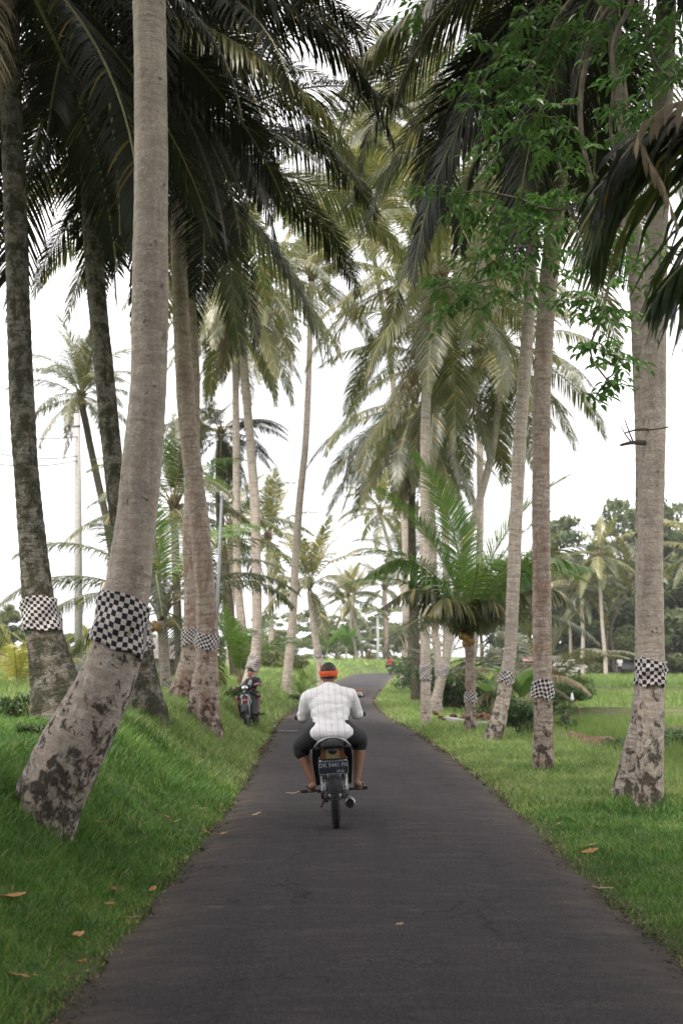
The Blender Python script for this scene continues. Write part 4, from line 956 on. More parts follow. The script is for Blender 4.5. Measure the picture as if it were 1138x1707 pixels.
def banana(label, px, py, d, hgt, seed, n=6):
    p = P(px, py, d); rnd = random.Random(seed); b = Vector((p.x, p.y, h1(p.x, p.y))); root = empty('banana_plant', b); tag(root, label, 'banana plant', 'banana plants')
    MB().tube([(0,0,-.1),(0,0,hgt*.3),(0,0,hgt*.5)], [.11,.09,.05], 10).build('stem', M['rachis'], root)
    for i in range(n):
        r = rachis_curve(hgt*.72, rnd.uniform(50, 84), rnd.uniform(40, 95), k=12, side=rnd.uniform(-15,15)); V = []; F = []; T = []
        for j, q in enumerate(r):
            s = j/(len(r)-1); wd = hgt*.13*math.sin(math.pi*min(1, max(0, (s-.12)/.9)))**.6 if s > .12 else .012
            V += [q+Vector((0,-wd,-wd*.35)), q, q+Vector((0,wd,-wd*.35))]; T += [.4+.2*rnd.random()]*3
        for j in range(len(r)-1): F += [(3*j,3*j+1,3*j+4,3*j+3),(3*j+1,3*j+2,3*j+5,3*j+4)]
        mobj('leaf', mesh_np('leaf', V, F, M['banana'], col=T), root, loc=(0,0,hgt*.45), rot=(0,0,i*2.4+rnd.random()))
for i, (px, py, d, hg, lab) in enumerate([(545,1112,116,3.6,'leftmost banana plant of the clump behind the rider'), (562,1112,117,4.6,'tall upright banana plant in the middle of the clump'), (577,1112,115,3.6,'banana plant right of the tallest one'), (590,1113,118,3.2,'banana plant left of the brown figure'),
     (868,1170,30,1.9,'banana plant with two broad leaves beside the pale leaning palm'), (760,1130,44,2.2,'banana plant in the shade behind the banded palms'), (820,1150,36,1.6,'small banana plant behind the pale leaning palm'), (700,1112,66,2.4,'banana plant under the skirt of hanging fronds')]): banana(lab, px, py, d, hg, i)
# ------------------------------------------------------------------ broadleaf tree reaching in from the right
def near_tree():
    b = Vector((4.5, 10.2, h1(4.5, 10.2))); root = empty('broadleaf_tree', b)
    tag(root, 'leafy tree outside the right edge with bright green leaf sprays hanging among the dark palms', 'tree', 'broadleaf tree beside the road')
    rnd = random.Random(77); tb = MB(); cbm = MB()
    W = lambda q: P(*q)-b
    tb.tube(catmull([Vector((0,0,-.3)), Vector((-.05,0,1.5)), Vector((.1,.1,3.6)), Vector((-.1,.1,5.5)), W((1180,-100,10.6)), W((1100,-330,10.8))], [0]*6, .3)[0], [.2]*3+[.15]*60, 12) if False else None
    tp = catmull([Vector((0,0,-.3)), Vector((-.05,0,1.5)), Vector((.1,.1,3.6)), Vector((-.1,.1,5.5)), W((1150,-160,10.6))], [.2,.17,.14,.12,.09], .3); tb.tube(tp[0], tp[1], 12)
    limbs = [([(1150,-160,10.6),(1060,-40,10.8),(1000,40,11),(972,120,11),(974,230,11),(982,320,11)], .05),
             ([(1150,-160,10.6),(1090,-60,10.4),(1030,60,10.4),(1018,180,10.5),(1026,290,10.6)], .036),
             ([(1150,-160,10.6),(1020,-60,11),(940,10,11.2),(900,90,11.2),(860,135,11.2),(815,150,11.2)], .035),
             ([(972,170,11),(940,175,10.9),(905,172,10.9)], .02),
             ([(974,215,11),(935,210,11),(905,190,11),(892,165,11)], .02),
             ([(982,320,11),(930,350,10.9),(860,330,10.9),(800,320,10.9),(750,325,10.9)], .02),
             ([(982,310,11),(990,400,10.8),(960,420,10.8),(880,410,10.8),(810,420,10.8)], .02),
             ([(880,410,10.8),(860,450,10.8),(800,470,10.8),(730,480,10.8)], .014),
             ([(1026,290,10.6),(1040,400,10.5),(1010,500,10.5),(985,580,10.5),(1015,640,10.5)], .02),
             ([(1040,400,10.5),(1000,440,10.5),(960,500,10.5)], .014),
             ([(1060,-40,10.8),(1080,60,10.5),(1110,130,10.5)], .03)]
    for pts, r in limbs:
        c = catmull([W(q) for q in pts], [r*(1-.6*i/(len(pts)-1)) for i in range(len(pts))], .12)
        pp = [p+Vector((mnoise.noise(p*3), mnoise.noise(p*3+Vector((5,5,5))), 0))*.05 for p in c[0]]; tb.tube(pp, c[1], 8)
    # leaf sprays: (px, py, d, reach px, count of twigs)
    sprays = [(815,155,11.2,80,22),(860,130,11.2,70,16),(780,70,11.3,40,4),(880,60,11.2,70,14),(930,40,11.1,70,14),(1000,30,10.9,80,16),(1060,70,10.6,80,18),(1110,40,10.5,60,14),(1080,150,10.5,70,14),(1110,200,10.5,50,8),
              (900,200,10.9,60,12),(940,240,10.8,60,10),(750,325,10.9,45,9),(800,325,10.9,50,9),(850,340,10.9,60,12),(905,330,10.9,50,10),(940,300,10.9,50,9),(880,400,10.8,70,16),(820,420,10.8,55,12),(850,480,10.8,50,9),(730,480,10.8,32,6),(770,490,10.8,45,9),(810,500,10.8,35,6),
              (1010,400,10.5,60,12),(1000,450,10.5,50,10),(960,500,10.5,38,8),(1010,520,10.5,45,10),(990,580,10.5,30,7),(1020,630,10.5,28,6),(1020,590,10.5,30,6),(970,655,10.5,12,2),(850,240,11,40,5),(700,15,11.4,30,4),(1130,100,10.4,50,10),(1040,200,10.6,50,7),(965,365,10.8,35,6),(1110,420,10.4,40,6)]
    V = []; F = []; T = []
    def leaf(p, d, nrm, L, wd, tv):
        s = d.cross(nrm).normalized(); b0 = len(V); fold = nrm*wd*.25
        V.extend([p, p+d*L*.3+s*wd*.45+fold, p+d*L*.62+s*wd*.42+fold-Vector((0,0,L*.05)), p+d*L-Vector((0,0,L*.16)), p+d*L*.62-s*wd*.42+fold-Vector((0,0,L*.05)), p+d*L*.3-s*wd*.45+fold, p+d*L*.45])
        T.extend([tv]*7)
        for f in ((0,1,6),(1,2,6),(2,3,6),(3,4,6),(4,5,6),(5,0,6)): F.append(tuple(b0+i for i in f))
    for (px, py, d, rch, cnt) in sprays:
        c = W((px, py, d)); s = rch/FPX*d
        for k in range(max(2, int(cnt*1.15))):
            st = c+Vector((rnd.uniform(-.6,.6), rnd.uniform(-.6,.6), rnd.uniform(-.5,.5)))*s
            a = rnd.uniform(0, 6.28); dirn = Vector((math.cos(a), math.sin(a), rnd.uniform(-.5,.15))).normalized(); L = rnd.uniform(.22,.42); base = rnd.random()
            pts = [st+dirn*L*q+Vector((0,0,-.16*q*q*L)) for q in (0,.33,.66,1)]; cbm.tube(pts, [.004,.003,.002,.001], 4)
            for j in range(7):
                q = .15+.85*j/6; p = st+dirn*L*q+Vector((0,0,-.16*q*q*L)); sd = dirn.cross(Vector((0,0,1))).normalized()*(1 if j % 2 else -1)
                dd = (dirn*(.55 if j < 6 else 2)+sd*rnd.uniform(.6,1)+Vector((0,0,-rnd.uniform(.15,.75)))).normalized()
                nn = (Vector((0,0,1))+Vector((rnd.uniform(-.5,.5), rnd.uniform(-.5,.5), 0))); nn = (nn-dd*nn.dot(dd)).normalized()
                leaf(p, dd, nn, rnd.uniform(.085,.14), rnd.uniform(.042,.060), min(.97, .5*base+.5*rnd.random()))
    mobj('trunk', mesh_np('trunk', tb.V, tb.F, M['tree_bark']), root)
    cbm2 = MB(); cbm2.V = cbm.V; cbm2.F = cbm.F; cbm2.M = cbm.M
    n0 = len(V); VV = V+[Vector(v) for v in cbm.V]; FF = F+[tuple(i+n0 for i in f) for f in cbm.F]; TT = T+[.5]*len(cbm.V); mi = [0]*len(F)+[1]*len(cbm.F)
    cr = mobj('crown', mesh_np('crown', VV, FF, [M['leaf_near'], M['tree_bark']], col=TT, mi=mi, sm=False), root)
    # added leaf canopy, unseen above the viewpoint, to shade the near road
    for k in range(4):
        y0 = (-6.5, -3.0, .5, 3.2)[k]
        cl_ = [((rnd.uniform(-9.5,1.2), y0+rnd.uniform(-1.9,1.9)-b.y, 6.9+rnd.uniform(-.2,2.0)+.15*k), (1.25,1.25,.6), rnd.uniform(.2,.8), 1) for _ in range(22)]
        V2, F2, T2 = leaf_cloud(cl_, 13000, .12, rnd, elong=2.2)
        mobj('crown', mesh_np('crown', V2, F2, M['leaf_near'], col=T2, sm=False), root)
near_tree()
def bare_twigs():
    root, O, Q, b = PALM['R1'][:4]
    mb = MB(); W = lambda q: P(*q)-b
    for pts, r in (([(1080,716,11.9),(1062,716,11.75),(1040,722,11.65)], .016), ([(1072,738,11.9),(1052,738,11.7),(1034,742,11.6)], .03), ([(1054,736,11.7),(1046,715,11.6),(1040,698,11.6)], .010), ([(1052,738,11.7),(1040,722,11.6),(1034,710,11.6)], .009), ([(1112,712,11.7),(1095,715,11.6),(1060,718,11.7)], .011)):
        c = catmull([W(q) for q in pts], [r*(1-.5*i/(len(pts)-1)) for i in range(len(pts))], .03); mb.tube(c[0], c[1], 6)
    o = mb.build('dead_twig', M['bark_dark'], root); o['label'] = 'dark broken twigs sticking out of the trunk'
bare_twigs()

# ------------------------------------------------------------------ vehicles and people
M['paint_black'] = plain('gloss_black_paint', (.014,.014,.016), .34, spec=.3, coat=.15, var=.2, nscale=6)
M['paint_grey'] = plain('grey_fender_plastic', (.075,.08,.09), .4, var=.25, nscale=25)
M['rubber'] = plain('tyre_rubber', (.018,.017,.018), .85, var=.35, nscale=60, bump=.5)
M['chrome'] = plain('worn_chrome', (.52,.52,.54), .28, metal=1, var=.2, nscale=50)
M['alu'] = plain('dull_aluminium', (.33,.33,.34), .45, metal=.9, var=.3, nscale=40)
M['engine'] = plain('oily_engine_metal', (.055,.05,.048), .55, metal=.6, var=.5, nscale=40, bump=.5)
M['seat'] = plain('black_vinyl', (.014,.014,.015), .6, spec=.25, var=.2, bump=.2)
M['amber'] = plain('amber_lens', (.085,.03,.014), .2, coat=1, var=.3, nscale=70)
M['clearlens'] = plain('smoky_yellow_lens', (.13,.105,.05), .2, coat=1, var=.3, nscale=70)
M['redlens'] = plain('red_lens', (.35,.02,.02), .15, coat=1)
M['plate'] = plain('dark_blue_plate', (.022,.027,.045), .45, var=.25, nscale=30)
M['white_ink'] = plain('plate_lettering', (.34,.36,.39), .5)
M['plate_white'] = plain('white_plate', (.62,.62,.62), .45)
M['hole'] = plain('opening_black', (.006,.006,.006), .9)  # flat black standing in for the shade inside openings and windows
M['mirror'] = plain('mirror_glass', (.75,.78,.8), .05, metal=1)
M['orange_plastic'] = plain('orange_brown_plastic', (.24,.11,.06), .4)
M['red_paint'] = plain('red_paint', (.42,.05,.035), .3, coat=.6)
M['skin'] = plain('brown_skin', (.22,.10,.058), .55, var=.15, nscale=14, bump=.15)
M['skin_boy'] = plain('boys_skin', (.36,.17,.10), .5, var=.12, nscale=14, bump=.1)
M['hair'] = plain('black_hair', (.018,.014,.013), .55, var=.5, nscale=150, bump=1.0)
M['shorts'] = plain('black_shorts_cloth', (.014,.014,.018), .9, var=.35, nscale=18, bump=.9)
M['sandal'] = plain('brown_sandal', (.07,.045,.03), .7)
M['headband'] = plain('orange_headcloth', (.72,.10,.03), .85, var=.3, nscale=26, bump=.9)
M['lips'] = plain('lips', (.32,.10,.08), .5); M['teeth'] = plain('teeth', (.8,.78,.72), .3); M['eye'] = plain('dark_eye', (.02,.015,.015), .2)
M['cam_shirt'] = plain('dark_print_shirt', (.045,.05,.07), .9, var=.8, nscale=11, bump=.5)
M['boy_shorts'] = plain('charcoal_shorts', (.02,.021,.026), .85, var=.4, nscale=20, bump=.6)
M['grey_cloth'] = plain('light_grey_cloth', (.42,.43,.46), .85, var=.2, nscale=20, bump=.6)
M['crimson'] = plain('crimson_jacket_cloth', (.36,.02,.06), .8, var=.3, nscale=20, bump=.6)
M['dark_cloth'] = plain('dark_trousers', (.03,.03,.035), .9)
M['white_shell'] = plain('white_helmet_shell', (.7,.7,.7), .3, coat=.5)
def shirt_mat():
    t = NT('striped_shirt'); ob = t.obj(); x, y, z = t.sep(ob)[0], t.sep(ob)[1], t.sep(ob)[2]
    n = t.noise(5, 4, .6, ob, .4)
    xs = t.math('ADD', t.math('ADD', x, t.math('MULTIPLY', n, .014)), t.math('MULTIPLY', z, .03))
    def stripe(per, wdt, off): return t.math('LESS_THAN', t.math('ABSOLUTE', t.math('SUBTRACT', t.math('FRACT', t.math('DIVIDE', t.math('ADD', xs, off), per)), .5)), wdt)
    c = t.mix(t.math('MULTIPLY', stripe(.058, .045, 10.02), .5), (.80,.795,.81), (.33,.27,.37))
    c = t.mix(t.math('MULTIPLY', stripe(.0165, .10, 10.004), .18), c, (.36,.34,.42))
    c = t.mix(t.math('MULTIPLY', stripe(.066, .02, 10.040), .35), c, (.30,.27,.36))
    wr = t.noise(6, 3, .55, t.mapping(ob, (1.0, 1.0, 2.2)), 1.2); wr2 = t.noise(20, 4, .6, ob)
    return t.out(t.pbr(c, .9, normal=t.bump(t.math('ADD', wr, t.math('MULTIPLY', wr2, .18)), .6, .012), spec=.2))
M['shirt'] = shirt_mat()

def text_mesh(s, size, ext=.0012):
    cu = bpy.data.curves.new('t', 'FONT'); cu.body = s; cu.size = size; cu.extrude = ext; cu.align_x = 'CENTER'; cu.align_y = 'CENTER'; cu.resolution_u = 3; cu.offset = .0008
    o = bpy.data.objects.new('t', cu); C.objects.link(o); dg = bpy.context.evaluated_depsgraph_get(); me = bpy.data.meshes.new_from_object(o.evaluated_get(dg))
    bpy.data.objects.remove(o); bpy.data.curves.remove(cu); return me
def wheel(name, parent, c, r, tw, bike_rim='alu'):
    """tyre and rim; axle along x"""
    prof = []
    for k in range(14):
        a = 2*math.pi*k/14; prof.append((r-tw*.62+tw*.62*math.cos(a)*(1 if math.cos(a) > 0 else .9), tw*.5*math.sin(a)))
    hub = MB().lathe([(.0,-.06),(.035,-.06),(.045,-.03),(.045,.03),(.035,.06),(.0,.06)], axis='X').build(name, M[bike_rim], parent, loc=c, auto=40)
    ty = MB(); ty.lathe(prof, axis='X', n=48, closed=True)
    for k in range(60):      # tread blocks
        a = 2*math.pi*k/60
        for sx in (-1, 1): ty.box((sx*tw*.2, math.cos(a)*(r-.002), math.sin(a)*(r-.002)), (tw*.26, .016, .008), rot=(a-math.pi/2, 0, sx*.3))
    ty.build('tyre', M['rubber'], hub)
    rm = MB(); rr = r-tw*1.02; rm.lathe([(rr+.012,-tw*.36),(rr,-tw*.30),(rr-.008,0),(rr,tw*.30),(rr+.012,tw*.36),(rr+.004,0)], axis='X', n=40, closed=True)
    for k in range(24):
        a = 2*math.pi*k/24; q = a+(.35 if k % 2 else -.35); sx = .03 if k % 2 else -.03
        rm.tube([(sx, math.cos(q)*.04, math.sin(q)*.04), (0, math.cos(a)*rr, math.sin(a)*rr)], .0022, 4)
    rm.build('rim', M['alu'], hub); return hub
def motorbike(label, loc, rz, lean, plate='DK 5441 PA', plate2='03·26', style='underbone', sc=1.0, body='paint_black', accent=None, group=None, bars=0.0, platemat='plate', inkmat='white_ink', lens='clearlens', mirrors=(1,)):
    root = empty('motorbike' if style == 'underbone' else 'scooter', loc, (0, lean, rz)); root.scale = (sc,)*3; tag(root, label, 'motorbike' if style == 'underbone' else 'scooter', group)
    r = .285; wb = 1.23
    wheel('rear_wheel', root, (0,0,r), r, .085); wheel('front_wheel', root, (0,wb,r), r, .075)
    B = M[body]
    # swing arm, frame, engine
    mb = MB()
    for s in (-1, 1): mb.box((s*.085, .2, r+.01), (.028, .5, .05), rot=(.05,0,0), bev=.01)
    mb.box((.0,.42,.33), (.14,.06,.08), bev=.01); mb.tube([(0,.4,.36),(0,.62,.48),(0,.98,.78)], [.03,.03,.026], 8)
    for s in (-1, 1): mb.tube([(s*.07,.42,.4),(s*.1,.2,.62),(s*.09,-.12,.68)], .014, 8)
    mb.build('frame', M['engine'], root)
    mb = MB(); mb.box((0,.56,.30), (.2,.3,.17), bev=.04); mb.lathe([(0,-.13),(.085,-.13),(.095,-.1),(.095,.1),(.085,.13),(0,.13)], c=(0,.52,.29), axis='X', n=20)
    for k in range(7): mb.box((0,.70+k*.022,.335), (.13-.004*k,.009,.12), rot=(.15,0,0), bev=.003)
    mb.tube([(.1,.6,.26),(.12,.4,.22),(.13,.2,.2)], .014, 8); mb.build('engine', M['engine'], root)
    mb = MB(); mb.tube([(-.26,.5,.285),(.26,.5,.285)], .011, 8)
    for s in (-1, 1): mb.cap((s*.2,.5,.288), (s*.31,.5,.288), .017, .017, 8)
    mb.build('footrest', M['rubber'], root)
    mb = MB(); mb.tube([(-.1,.42,.20),(-.12,.25,.19),(-.13,.12,.18)], [.014,.012,.010], 8); mb.tube([(-.13,.5,.28),(-.16,.66,.25)], .009, 6); mb.lathe([(0,-.012),(.05,-.012),(.055,0),(.05,.012),(0,.012)], c=(-.075,0,r), axis='X', n=20)
    mb.build('stand_and_chain', M['engine'], root)
    # shocks
    for s in (-1, 1):
        mb = MB(); a = Vector((s*.103,.02,.30)); b_ = Vector((s*.103,.12,.63)); mb.tube([a, a.lerp(b_, .5)], .017, 10); mb.tube([a.lerp(b_, .48), b_], .027, 12)
        pts = [a.lerp(b_, .1+.42*k/60)+Vector((math.cos(k*.9)*.026, math.sin(k*.9)*.026, 0)) for k in range(60)]; mb.tube(pts, .0045, 5)
        mb.build('shock_absorber', M['chrome'], root)
    # exhaust
    ex = MB(); ex.lathe([(.0,-.02),(.034,-.02),(.048,0),(.050,.03),(.050,.34),(.036,.42),(.016,.5),(0,.5)], axis='Y', n=20)
    eo = ex.build('exhaust', M['alu'], root, loc=(.135,-.13,.235), rot=(-.10,0,.0), auto=35)
    MB().lathe([(0,-.024),(.030,-.024),(.036,-.028),(.036,-.021),(0,-.021)], axis='Y', n=18).build('tailpipe', M['hole'], eo)
    # rear mudguard
    V = []; F = []; n = 12; m = 8
    for i in range(n+1):
        a = R(60+i*(150-60)/n); rr = r+.045+.02*i/n
        for k in range(m+1):
            u = k/m-.5; wv = .075-.012*i/n
            V.append((u*2*wv, -math.cos(math.pi-a)*0+math.cos(a)*rr*1.0, r+math.sin(a)*rr*1.05+.02-abs(u)**2*.11))
    for i in range(n):
        for k in range(m): F.append((i*(m+1)+k, i*(m+1)+k+1, (i+1)*(m+1)+k+1, (i+1)*(m+1)+k))
    g = mobj('rear_mudguard', mesh_np('rear_mudguard', V, F, M['paint_grey']), root); sdf = g.modifiers.new('s', 'SOLIDIFY'); sdf.thickness = .006
    MB().box((0,-.275,.42), (.125,.018,.17), rot=(.22,0,0), bev=.03).build('mud_flap', M['paint_grey'], root)
    # tail body, side panels, seat
    mb = MB(); mb.cap((0,.30,.66), (0,-.10,.73), .115, .085, 16); mb.cap((0,-.10,.72), (0,-.24,.72), .085, .07, 14); mb.build('tail_cowl', B, root, voxel=.012, smooth_it=4)
    mb = MB(); mb.cap((0,.48,.73), (0,.05,.725), .115, .105, 16); mb.cap((0,.05,.725), (0,-.16,.735), .105, .06, 14)
    o = mb.build('seat', M['seat'], root, voxel=.012, smooth_it=6); o.scale = (1,1,1)
    # grab rail
    mb = MB(); pts = catmull([Vector(p) for p in [(.125,.12,.72),(.158,-.02,.735),(.150,-.16,.76),(.115,-.235,.80),(.055,-.265,.828),(0,-.27,.835),(-.055,-.265,.828),(-.115,-.235,.80),(-.150,-.16,.76),(-.158,-.02,.735),(-.125,.12,.72)]], [0]*11, .03)[0]
    mb.tube(pts, .0125, 8); mb.build('grab_rail', M['alu'] if style == 'underbone' else M['chrome'], root)
    # tail light: trapezoid, amber ends and smoky centre
    def trap(x0, x1, z0, z1, sl, y, th):
        V = []
        for yy_ in (y, y+th):
            for x, z in ((x0, z0), (x1, z0), (x1-sl*np.sign(x1)*(abs(x1) > .07), z1), (x0-sl*np.sign(x0)*(abs(x0) > .07), z1)): V.append((x, yy_+(z-z0)*.35, z))
        return V, [(0,1,2,3),(7,6,5,4),(0,4,5,1),(1,5,6,2),(2,6,7,3),(3,7,4,0)]
    tl = MB(); V, F = trap(-.062, .062, .655, .76, 0, -.31, .08); tl.add(V, F); tlo = tl.build('tail_light', M[lens], root, sm=False)
    for s in (-1, 1):
        V, F = trap(s*.062, s*.125, .655, .745, .045, -.306, .08)
        if s < 0: F = [f[::-1] for f in F]
        MB().add(V, F).build('indicator', M['amber'], tlo, sm=False)
    MB().box((0,-.255,.775), (.19,.12,.035), rot=(.3,0,0), bev=.012).box((0,-.27,.648), (.26,.1,.014), bev=.005).build('light_housing', M['seat'], root)
    # number plate
    pl = MB().box((0,0,0), (.268,.003,.120), bev=.0012).build('number_plate', M[platemat], root, loc=(0,-.335,.578), rot=(.16,0,0))
    me = text_mesh(plate, .051); me.materials.clear(); me.materials.append(M[inkmat]); mobj('lettering', me, pl, loc=(0,-.0030,.020), rot=(R(90),0,0))
    me = text_mesh(plate2, .030); me.materials.clear(); me.materials.append(M[inkmat]); mobj('lettering', me, pl, loc=(.062,-.0030,-.036), rot=(R(90),0,0))
    MB().box((0,0,.057), (.26,.004,.003)).box((0,0,-.057), (.26,.004,.003)).box((-.131,0,0), (.003,.004,.112)).box((.131,0,0), (.003,.004,.112)).build('plate_rim', M[inkmat], pl, loc=(0,-.0012,0), sm=False)
    # front: fork, leg shield, headlight, bars
    mb = MB()
    for s in (-1, 1): mb.tube([(s*.075,wb,r),(s*.075,wb-.18,.80)], [.022,.018], 8)
    mb.tube([(0,wb-.16,.7),(0,wb-.27,1.0)], .03, 8); mb.build('fork', M['alu'], root)
    V = []; F = []
    for i in range(11):
        a = R(20+i*14); 
        for k in range(7): u = k/6-.5; V.append((u*.13, wb+math.cos(a)*(r+.04), r+math.sin(a)*(r+.05)-abs(u)**2*.1))
    for i in range(10):
        for k in range(6): F.append((i*7+k, i*7+k+1, (i+1)*7+k+1, (i+1)*7+k))
    g = mobj('front_mudguard', mesh_np('front_mudguard', V, F, B), root); sdf = g.modifiers.new('s', 'SOLIDIFY'); sdf.thickness = .006
    V = []; F = []; wx_ = .19 if style == 'underbone' else .24
    for i in range(9):
        z = .30+.055*i
        for k in range(11): u = k/10*2-1; V.append((u*wx_*(1-.25*abs(i/8-.6)), .93-.02*i+(u*u)*(-.12), z))
    for i in range(8):
        for k in range(10): F.append((i*11+k, i*11+k+1, (i+1)*11+k+1, (i+1)*11+k))
    g = mobj('leg_shield', mesh_np('leg_shield', V, F, B), root); sdf = g.modifiers.new('s', 'SOLIDIFY'); sdf.thickness = .02
    st = empty('handlebar', (0,0,0), parent=root); bpy.data.objects.remove(st)
    mb = MB(); pts = catmull([Vector(p) for p in [(-.345,-.13,.01),(-.2,-.06,.03),(-.08,0,.02),(.08,0,.02),(.2,-.06,.03),(.345,-.13,.01)]], [0]*6, .03)[0]; mb.tube(pts, .012, 8)
    st = mb.build('handlebar', M['engine'], root, loc=(0,wb-.33,.965), rot=(0,0,bars))
    mb = MB(); mb.cap((0,.06,.0), (0,-.02,.035), .085, .08, 12); mb.cap((-.1,-.01,.02), (.1,-.01,.02), .045, .045, 10); mb.build('headlight_cowl', B, st, voxel=.014)
    MB().ell((0,.125,-.01), (.075,.035,.06)).build('headlight', M['mirror'], st)
    for s in (-1, 1):
        g0 = Vector((s*.235,-.078,.026)); g1 = Vector((s*.35,-.133,.01)); MB().tube([g0, g1], .018, 10).build('grip', M['rubber'], st)
        MB().tube([(s*.2,-.04,.03),(s*.27,-.055,.02),(s*.345,-.095,.005)], [.008,.007,.006], 6).build('brake_lever', M['alu'], st)
    for s in mirrors:
        mm = MB().tube([(s*.17,-.04,.04),(s*.2,-.03,.12),(s*.25,-.03,.19)], .006, 6).build('mirror_arm', M['engine'], st)
        hd = MB().box((s*.30,-.03,.215), (.125,.03,.085), rot=(.1,0,-s*.2), bev=.014).build('mirror', M['orange_plastic'] if accent is None else M[accent], mm)
        MB().box((s*.318,-.052,.205), (.07,.004,.055), rot=(.1,0,-s*.2), bev=.0015).build('mirror_glass', M['mirror'], hd)
    if style == 'scooter':
        # front: nose panel with headlamp cluster, number plate and grey fender nose above the tyre
        mb = MB(); mb.cap((0,.98,.78), (0,1.08,.58), .11, .085, 14); mb.cap((-.07,1.0,.74), (.07,1.0,.74), .08, .08, 12); mb.build('nose_panel', B, root, voxel=.013, smooth_it=4)
        MB().ell((0,1.135,.66), (.06,.05,.045)).build('headlight', M['redlens'], root)
        for s in (-1, 1): MB().tube([(s*.03,1.13,.80),(s*.11,1.10,.75),(s*.135,1.08,.62),(s*.09,1.12,.50)], .009, 6).build('chrome_trim', M['chrome'], root)
        MB().box((0,1.19,.575), (.16,.006,.055), bev=.002).build('front_plate', M['alu'], root)
        MB().cap((0,wb+.10,.53), (0,wb+.20,.40), .062, .050, 12).build('fender_nose', M['paint_grey'], root)
        MB().box((0,1.02,.975), (.10,.02,.05), rot=(-.5,0,0), bev=.008).build('instrument_cover', M['white_shell'], root)
        # full bodywork of the step through: side cowls, belly, chrome rear rack
        for s in (-1, 1):
            mb = MB(); mb.cap((s*.12,.55,.48), (s*.10,-.05,.64), .10, .065, 14); mb.cap((s*.13,.62,.38), (s*.12,.2,.46), .11, .07, 12); mb.build('side_cowl', B, root, voxel=.014, smooth_it=5)
            MB().box((s*.195,.25,.60), (.02,.42,.055), rot=(-.28,0,s*.1), bev=.009).build('side_stripe', M['red_paint'], root)
        MB().box((0,.75,.33), (.3,.35,.07), bev=.03).build('footboard', M['seat'], root)
        MB().lathe([(.06,-.04),(.11,-.04),(.13,0),(.11,.05),(.05,.05)], c=(.19,.12,.30), axis='X', n=20).build('transmission_cover', M['alu'], root)
    return root

def person_parts(root, J, skin, rs=1.0, voxel=.009, face='detail', hair_='hair', fingers=True, sandals=True):
    """J: joints. body mesh is the root object itself"""
def tube_body(J, female=False, s=1.0, hands=True):
    mb = MB(); v = lambda k: Vector(J[k])
    hip, chest, neck, head = v('hip'), v('chest'), v('neck'), v('head')
    mb.cap(hip, hip.lerp(chest, .5), .125*s, .10*s, 16); mb.cap(hip.lerp(chest, .4), chest, .10*s, .095*s, 16)
    for sd in ('l', 'r'):
        sh, el, wr = v('sh'+sd), v('el'+sd), v('wr'+sd); hj, kn, an, to = v('hj'+sd), v('kn'+sd), v('an'+sd), v('to'+sd)
        mb.cap(chest+(sh-chest)*.3+Vector((0,0,.02)), sh, .085*s, .064*s, 14); mb.cap(sh, el, .06*s, .045*s, 12); mb.cap(el, el.lerp(wr, .35), .045*s, .044*s, 12); mb.cap(el.lerp(wr, .35), wr, .043*s, .027*s, 12)
        mb.cap(hj, kn, .092*s, .062*s, 14); mb.ell(kn, (.062*s,)*3); mb.cap(kn, kn.lerp(an, .35), .058*s, .060*s, 12); mb.cap(kn.lerp(an, .3), an, .060*s, .034*s, 12)
        # foot with heel and ball
        f = (to-an); heel = an+Vector((0,0,-.045*s))-f.normalized()*.035*s; ball = to+Vector((0,0,0)); mb.cap(heel, an+f*.4+Vector((0,0,-.03*s)), .032*s, .034*s, 10); mb.cap(an+f*.3+Vector((0,0,-.035*s)), ball, .036*s, .028*s, 10)
        side = f.cross(Vector((0,0,1))).normalized()
        for k in range(5): o_ = side*(k-2)*.017*s; mb.cap(ball+o_*.8, ball+o_+f.normalized()*(.045-.004*abs(k-1))*s, .011*s, .009*s, 7)
        if hands: hand(mb, el, wr, v('gr'+sd), v('gx'+sd), s, -1 if sd == 'l' else 1)
    mb.cap(chest+(neck-chest)*.6, head+Vector((0,0,-.06*s)), .062*s, .055*s, 12)
    return mb
def hand(mb, el, wr, grip, gaxis, s, sg):
    """palm, four bent fingers wrapped round the grip axis, thumb from the side of the palm"""
    ga = gaxis.normalized(); fw = (grip-wr); fw = (fw-ga*fw.dot(ga)); fw = fw.normalized() if fw.length > 1e-4 else Vector((0,1,0)); up = ga.cross(fw).normalized(); up = up if up.z > 0 else -up
    top = grip+up*.026*s
    for k in range(4):
        o_ = ga*((k-1.5)*.021*s); L = (.95, 1.05, 1.0, .8)[k]
        mb.cap(wr, top+o_-fw*.018*s, .020*s, .0125*s, 8)
        a = top+o_-fw*.01*s; b_ = grip+o_+fw*.026*s*L+up*.012*s; c_ = grip+o_+fw*.024*s*L-up*.016*s; d_ = grip+o_+fw*.002*s-up*.027*s
        mb.cap(a, b_, .0115*s, .010*s, 7); mb.cap(b_, c_, .010*s, .009*s, 7); mb.cap(c_, d_, .009*s, .0075*s, 7)
    inner = ga*(-sg*.045*s)
    q = wr.lerp(top, .45)+inner*.35; t1 = grip+inner+fw*.0*s-up*.004*s; mb.cap(q, t1, .014*s, .011*s, 8); mb.cap(t1, t1+fw*.022*s-up*.016*s, .011*s, .009*s, 7)
